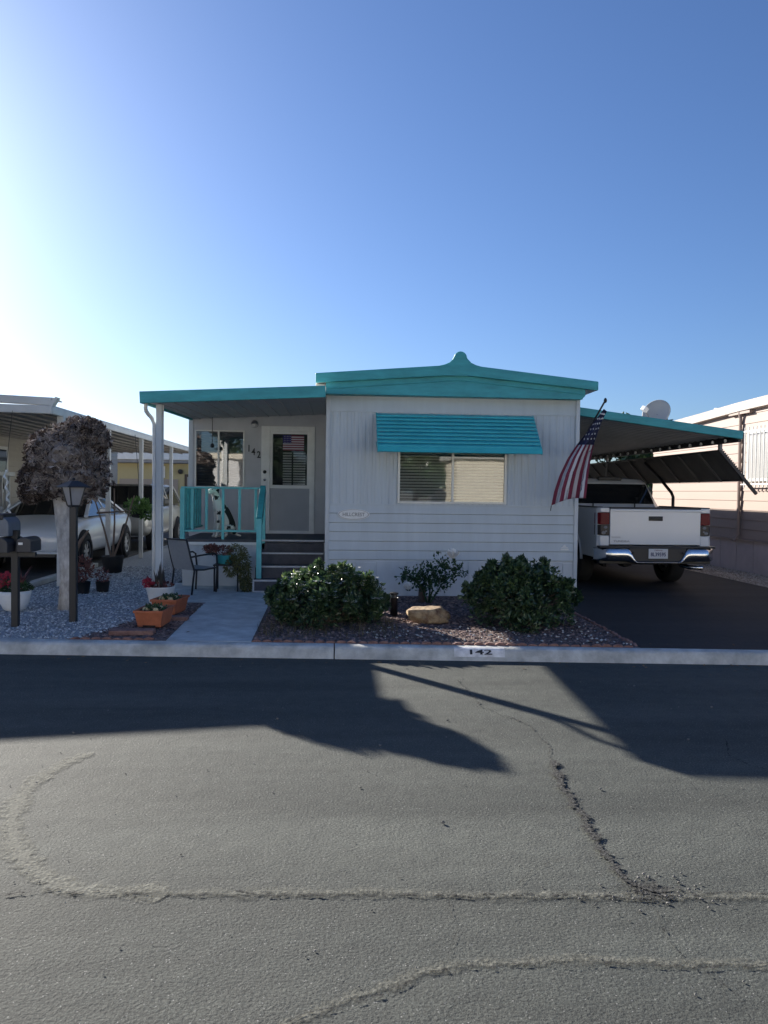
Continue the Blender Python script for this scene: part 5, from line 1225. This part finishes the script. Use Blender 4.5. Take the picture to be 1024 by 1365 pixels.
for s in (-1, 1):
    mb = MB(); mb.tube([cp_(s*.25,.24,.0),cp_(s*.25,.26,.40),cp_(s*.26,.24,.60),cp_(s*.26,.18,.635),cp_(s*.26,-.10,.62),cp_(s*.25,-.27,.60)], .014, 8); mb.build('arm_leg', M_black, t, smooth=True)
    mb = MB(); mb.tube([cp_(s*.25,-.26,.0),cp_(s*.25,-.21,.38),cp_(s*.245,-.27,.56),cp_(s*.24,-.355,.87)], .014, 8); mb.tube([cp_(s*.24,-.22,.395),cp_(s*.24,.0,.38),cp_(s*.24,.25,.40)], .012, 8); mb.build('frame_rail', M_black, t, smooth=True)
mb = MB(); mb.tube([cp_(-.24,-.36,.875),cp_(.24,-.36,.875)], .013, 8); mb.build('top_bar', M_black, t)
# second chair or stand carrying teal pot with trailing plant
t = thing('plant_stand', (-1.55,11.55,G), 'slim dark metal stand under the turquoise pot on the patio', 'plant stand')
for (x, y) in ((-1.74,11.36),(-1.40,11.36),(-1.74,11.68),(-1.40,11.68)):
    mb = MB(); mb.tube([(x,y,.124),(x,y,.50)], .013, 8); mb.build('leg', M_black, t)
mb = MB(); mb.box(-1.76,-1.38,11.34,11.70,.50,.52); mb.build('stand_top', M_black, t, bevel=.004)
t = thing('trailing_pot', (-1.55,11.5,.52), 'turquoise pot of red succulents with yellow green fronds trailing to the ground', 'potted plant')
mb = MB(); mb.lathe((-1.60,11.5,.522), [(0,0),(.10,0),(.12,.02),(.15,.13),(.155,.135),(.14,.13),(.12,.1),(0,.1)], 22); mb.build('pot', mat('turquoise_glaze',(.05,.33,.38),.3,coat=.3), t, smooth=True)
rnd = random.Random(91)
mb = MB(); leaf_cloud(mb, [((-1.68,11.45,.72),(.20,.14,.07)),((-1.80,11.45,.74),(.12,.1,.06))], 520, .045, rnd); mb.build('red_leaves', M_redl, t)
mb = MB(); P = [((-1.42,11.42,.70),(.14,.12,.12)),((-1.34,11.38,.55),(.12,.1,.16)),((-1.30,11.36,.38),(.09,.08,.18)),((-1.27,11.34,.24),(.07,.07,.12)),((-1.50,11.4,.5),(.10,.08,.15))]
leaf_cloud(mb, P, 2300, .06, rnd, asp=.22, droop=1.2); mb.build('trailing_fronds', leafmat('yellow_frond',(.07,.085,.03),(.22,.21,.09),.7,.3), t)

# boulder
t = MB(); b = bmesh.new(); bmesh.ops.create_icosphere(b, subdivisions=4, radius=1)
vs = []
for v in b.verts:
    k = 1+.30*NZ.noise(v.co*1.3+Vector((3,1,2)))+.18*NZ.noise(v.co*3.2)+.10*NZ.noise(v.co*7)+.05*NZ.noise(v.co*15); q = v.co*k
    q.z = max(-.5, min(q.z, .62+.1*q.x)); vs.append((1.10+q.x*.215, 8.75+q.y*.17, .20+q.z*.15))
t.raw(vs, [[v.index for v in f.verts] for f in b.faces]); b.free()
tag(t.build('boulder', mat('tan_rock',(.16,.085,.05),.9,col2=(.46,.36,.22),vs=11,bump=1,bs=18), smooth=True), 'rough tan boulder lying on mulch between the shrubs', 'rock')
# solar bollard light
t = thing('bollard_light', (.74,9.2,G), 'short black bollard garden light at the right side of the left shrub', 'garden light')
mb = MB(); mb.lathe((.74,9.2,G), [(0,0),(.045,0),(.045,.22),(.05,.225)], 16); mb.build('post', M_black, t, smooth=True)
mb = MB(); mb.lathe((.74,9.2,G+.225), [(.040,0),(.040,.04)], 16); mb.build('lens', mat('smoked_lens',(.08,.09,.10),.2), t)
mb = MB(); mb.lathe((.74,9.2,G+.265), [(.04,0),(.054,.0),(.054,.018),(.0,.03)], 16); mb.build('cap', M_black, t)

# ---- national flag on an angled pole at the right corner of the home
t = thing('flag', (3.5,10.98,2.2), 'striped flag with starred blue canton hanging from an angled pole at the right wall corner', 'flag')
pb, ptip = Vector((3.50,10.99,2.20)), Vector((3.66,10.20,2.90))
mb = MB(); mb.tube([pb, ptip], .013, 10); mb.build('pole', M_black, t, smooth=True)
mb = MB(); mb.ball(ptip, .028, 2, (.8,.8,1.3)); mb.build('finial', M_black, t, smooth=True)
mb = MB(); mb.cyl(pb+Vector((0,.03,-.01)), pb.lerp(ptip,.08), .026); mb.build('bracket', M_black, t)
def fpx(px, py, Y):
    d = fw+rt2*((px-512)/1020)-up2*((py-682.5)/1020); k = Y/d.y; return Vector((d.x*k, Y, 1.62+d.z*k))
# u across the stripes (left edge .. right edge), v down from the tip; outline measured once and given real depth and folds
Ledge = [(805,545),(792,562),(781,578),(770,592),(757,611),(746,634),(739,655),(735,674)]
Redge = [(809,548),(803,560),(797,576),(792,592),(788,610),(785,628),(783,646),(781,664)]
NU, NV = 26, 49
def lerpL(L, t_):
    q = t_*(len(L)-1); i = min(len(L)-2, int(q)); f = q-i; return (L[i][0]*(1-f)+L[i+1][0]*f, L[i][1]*(1-f)+L[i+1][1]*f)
grid = []
for j in range(NV):
    v = j/(NV-1); a = lerpL(Ledge, v); b_ = lerpL(Redge, v); row = []
    for i in range(NU+1):
        u = i/NU; x = a[0]*(1-u)+b_[0]*u; y = a[1]*(1-u)+b_[1]*u-3.5*math.sin(u*math.pi)*(v**3)
        dep = 10.28+.12*v+.05*math.sin(u*9+v*2)*min(1,v*2)+.02*math.sin(u*21)*v+.10*(1-u)*v
        row.append(fpx(x, y, dep))
    grid.append(row)
me = MB(); 
for j in range(NV-1):
    for i in range(NU):
        s = int(i/NU*9)         # visible stripes on the folded cloth
        mi = 2 if j < 21 else (0 if s % 2 == 0 else 1)
        me.face([grid[j][i], grid[j][i+1], grid[j+1][i+1], grid[j+1][i]], mi)
cl = me.build('cloth', [MC['flag_red'], mat('flag_cloth_white',(.58,.58,.60),.8), mat('flag_navy',(.012,.014,.05),.8)], t, smooth=True)
m = bmesh.new(); m.from_mesh(cl.data); bmesh.ops.remove_doubles(m, verts=m.verts, dist=.0004); m.to_mesh(cl.data); m.free()
q = cl.modifiers.new('thick','SOLIDIFY'); q.thickness = .003
mb = MB(); rnd = random.Random(9)
for j in range(2, 20, 3):
    for i in range(2+(j % 2)*3, NU-1, 6):
        c = (grid[j][i]+grid[j+1][i+1])/2+Vector((0,-.008,0)); r = .019; pts = []
        for k in range(10):
            a = R(90+36*k); rr = r if k % 2 == 0 else r*.42; pts.append(c+Vector((rr*math.cos(a)*.8, 0, rr*math.sin(a))))
        mb.v += pts+[c]; n0 = len(mb.v)-11
        for k in range(10): mb.f.append([n0+k, n0+(k+1) % 10, n0+10]); mb.m.append(0)
mb.build('stars', MC['flag_cloth_white'], t)
mb = MB(); mb.tube([fpx(735,674,10.5), fpx(734,681,10.5)], .006, 6); mb.build('tassel', M_black, t)

# ---- sitting spotted dog on the deck
def dog():
    t = thing('dog', (-1.80,12.35,DZ), 'slim white dog with black patches sitting upright behind the teal porch railing', 'dog')
    V = []; E_ = []; Rr = []
    def add(p, r, par=None):
        V.append(p); Rr.append(r)
        if par is not None: E_.append((par, len(V)-1))
        return len(V)-1
    # local: faces -X (left), up Z; origin on floor
    pel = add((.14,0,.13), .125); b1_ = add((.11,0,.27), .125, pel); b2_ = add((.04,0,.40), .125, b1_); ch = add((-.02,0,.50), .12, b2_); nk = add((-.065,0,.61), .075, ch); nk2 = add((-.09,-.01,.69), .062, nk)
    hd_ = add((-.115,-.02,.765), .078, nk2); mz = add((-.19,-.055,.74), .045, hd_); mz2 = add((-.245,-.08,.722), .036, mz)
    for s in (-1, 1):
        sh = add((-.05,s*.06,.44), .052, ch); el = add((-.055,s*.065,.28), .030, sh); wr = add((-.075,s*.065,.12), .023, el); pa = add((-.08,s*.065,.035), .026, wr); add((-.125,s*.065,.022), .024, pa)
        hp = add((.12,s*.08,.16), .075, pel); kn = add((-.00,s*.115,.17), .050, hp); ho = add((.07,s*.12,.06), .028, kn); add((-.02,s*.12,.025), .026, ho)
    tl = add((.24,0,.06), .022, pel); add((.34,-.02,.03), .015, tl)
    me = bpy.data.meshes.new('body'); me.from_pydata(V, E_, []); o = bpy.data.objects.new('body', me); COL.objects.link(o)
    mo = o.modifiers.new('skin','SKIN'); o.modifiers.new('sub','SUBSURF').levels = 2
    for i_, sv in enumerate(me.skin_vertices[0].data): sv.radius = (Rr[i_], Rr[i_]); sv.use_root = (i_ == 0)
    dg = bpy.context.evaluated_depsgraph_get(); dg.update(); m2 = bpy.data.meshes.new_from_object(o.evaluated_get(dg)); bpy.data.objects.remove(o)
    T = Matrix.Rotation(R(28),4,'Z')
    m2.transform(T); m2.materials.clear(); m2.materials.append(mat('dog_white',(.62,.60,.57),.8)); m2.materials.append(mat('dog_black',(.012,.012,.012),.7))
    spots = [Vector(p) for p in ((-.09,-.06,.83),(-.06,-.07,.76),(.10,-.10,.42),(.14,-.08,.33),(.17,-.06,.22),(-.06,-.09,.40),(.02,-.10,.50),(-.13,.02,.80),(-.10,-.06,.64),(-.05,-.13,.20),(.08,-.16,.18),(-.10,.05,.56),(-.07,-.08,.27),(.22,-.06,.1))]
    rad = [.05,.045,.085,.08,.07,.032,.04,.045,.028,.028,.035,.04,.025,.05]
    for p in m2.polygons:
        p.use_smooth = True; c_ = Matrix.Rotation(R(-28),4,'Z') @ p.center
        nn = NZ.noise(c_*25)*.02
        p.material_index = 1 if any((c_-s_).length+nn < r_ for s_, r_ in zip(spots, rad)) else 0
    o = bpy.data.objects.new('body', m2); COL.objects.link(o); o.parent = t
    tm = T
    mb = MB()
    for s in (-1, 1):
        a = Vector((-.085,-.015+s*.05,.80)); mb.raw([a+Vector((.02,0,.02)), a+Vector((-.02,0,.015)), a+Vector((.0,s*.035,-.03)), a+Vector((.012,s*.030,-.075)), a+Vector((.035,s*.01,-.03))], [(0,1,2),(0,2,4),(4,2,3),(0,4,1)], Matrix.Translation((-1.80,12.35,DZ)) @ tm)
    mb.build('ear', MC['dog_black'], t)
    mb = MB(); mb.ball((Matrix.Translation((-1.80,12.35,DZ)) @ tm) @ Vector((-.262,-.092,.727)), .015, 2)
    mb.build('nose', MC['dog_black'], t, smooth=True)
    mb = MB()
    for s in (-1, 1): mb.ball((Matrix.Translation((-1.80,12.35,DZ)) @ tm) @ Vector((-.165+s*.0,-.035+s*.042,.775)), .010, 2)
    mb.build('eye', MC['dog_black'], t, smooth=True)
    mb = MB(); TM_ = Matrix.Translation((-1.80,12.35,DZ)) @ tm
    mb.tube([TM_ @ Vector((-.075+.06*math.cos(a), .06*math.sin(a), .635+.012*math.cos(a))) for a in [R(q) for q in range(0,361,30)]], .008, 6); mb.build('collar', mat('collar_blue',(.05,.10,.25),.5), t)
dog()
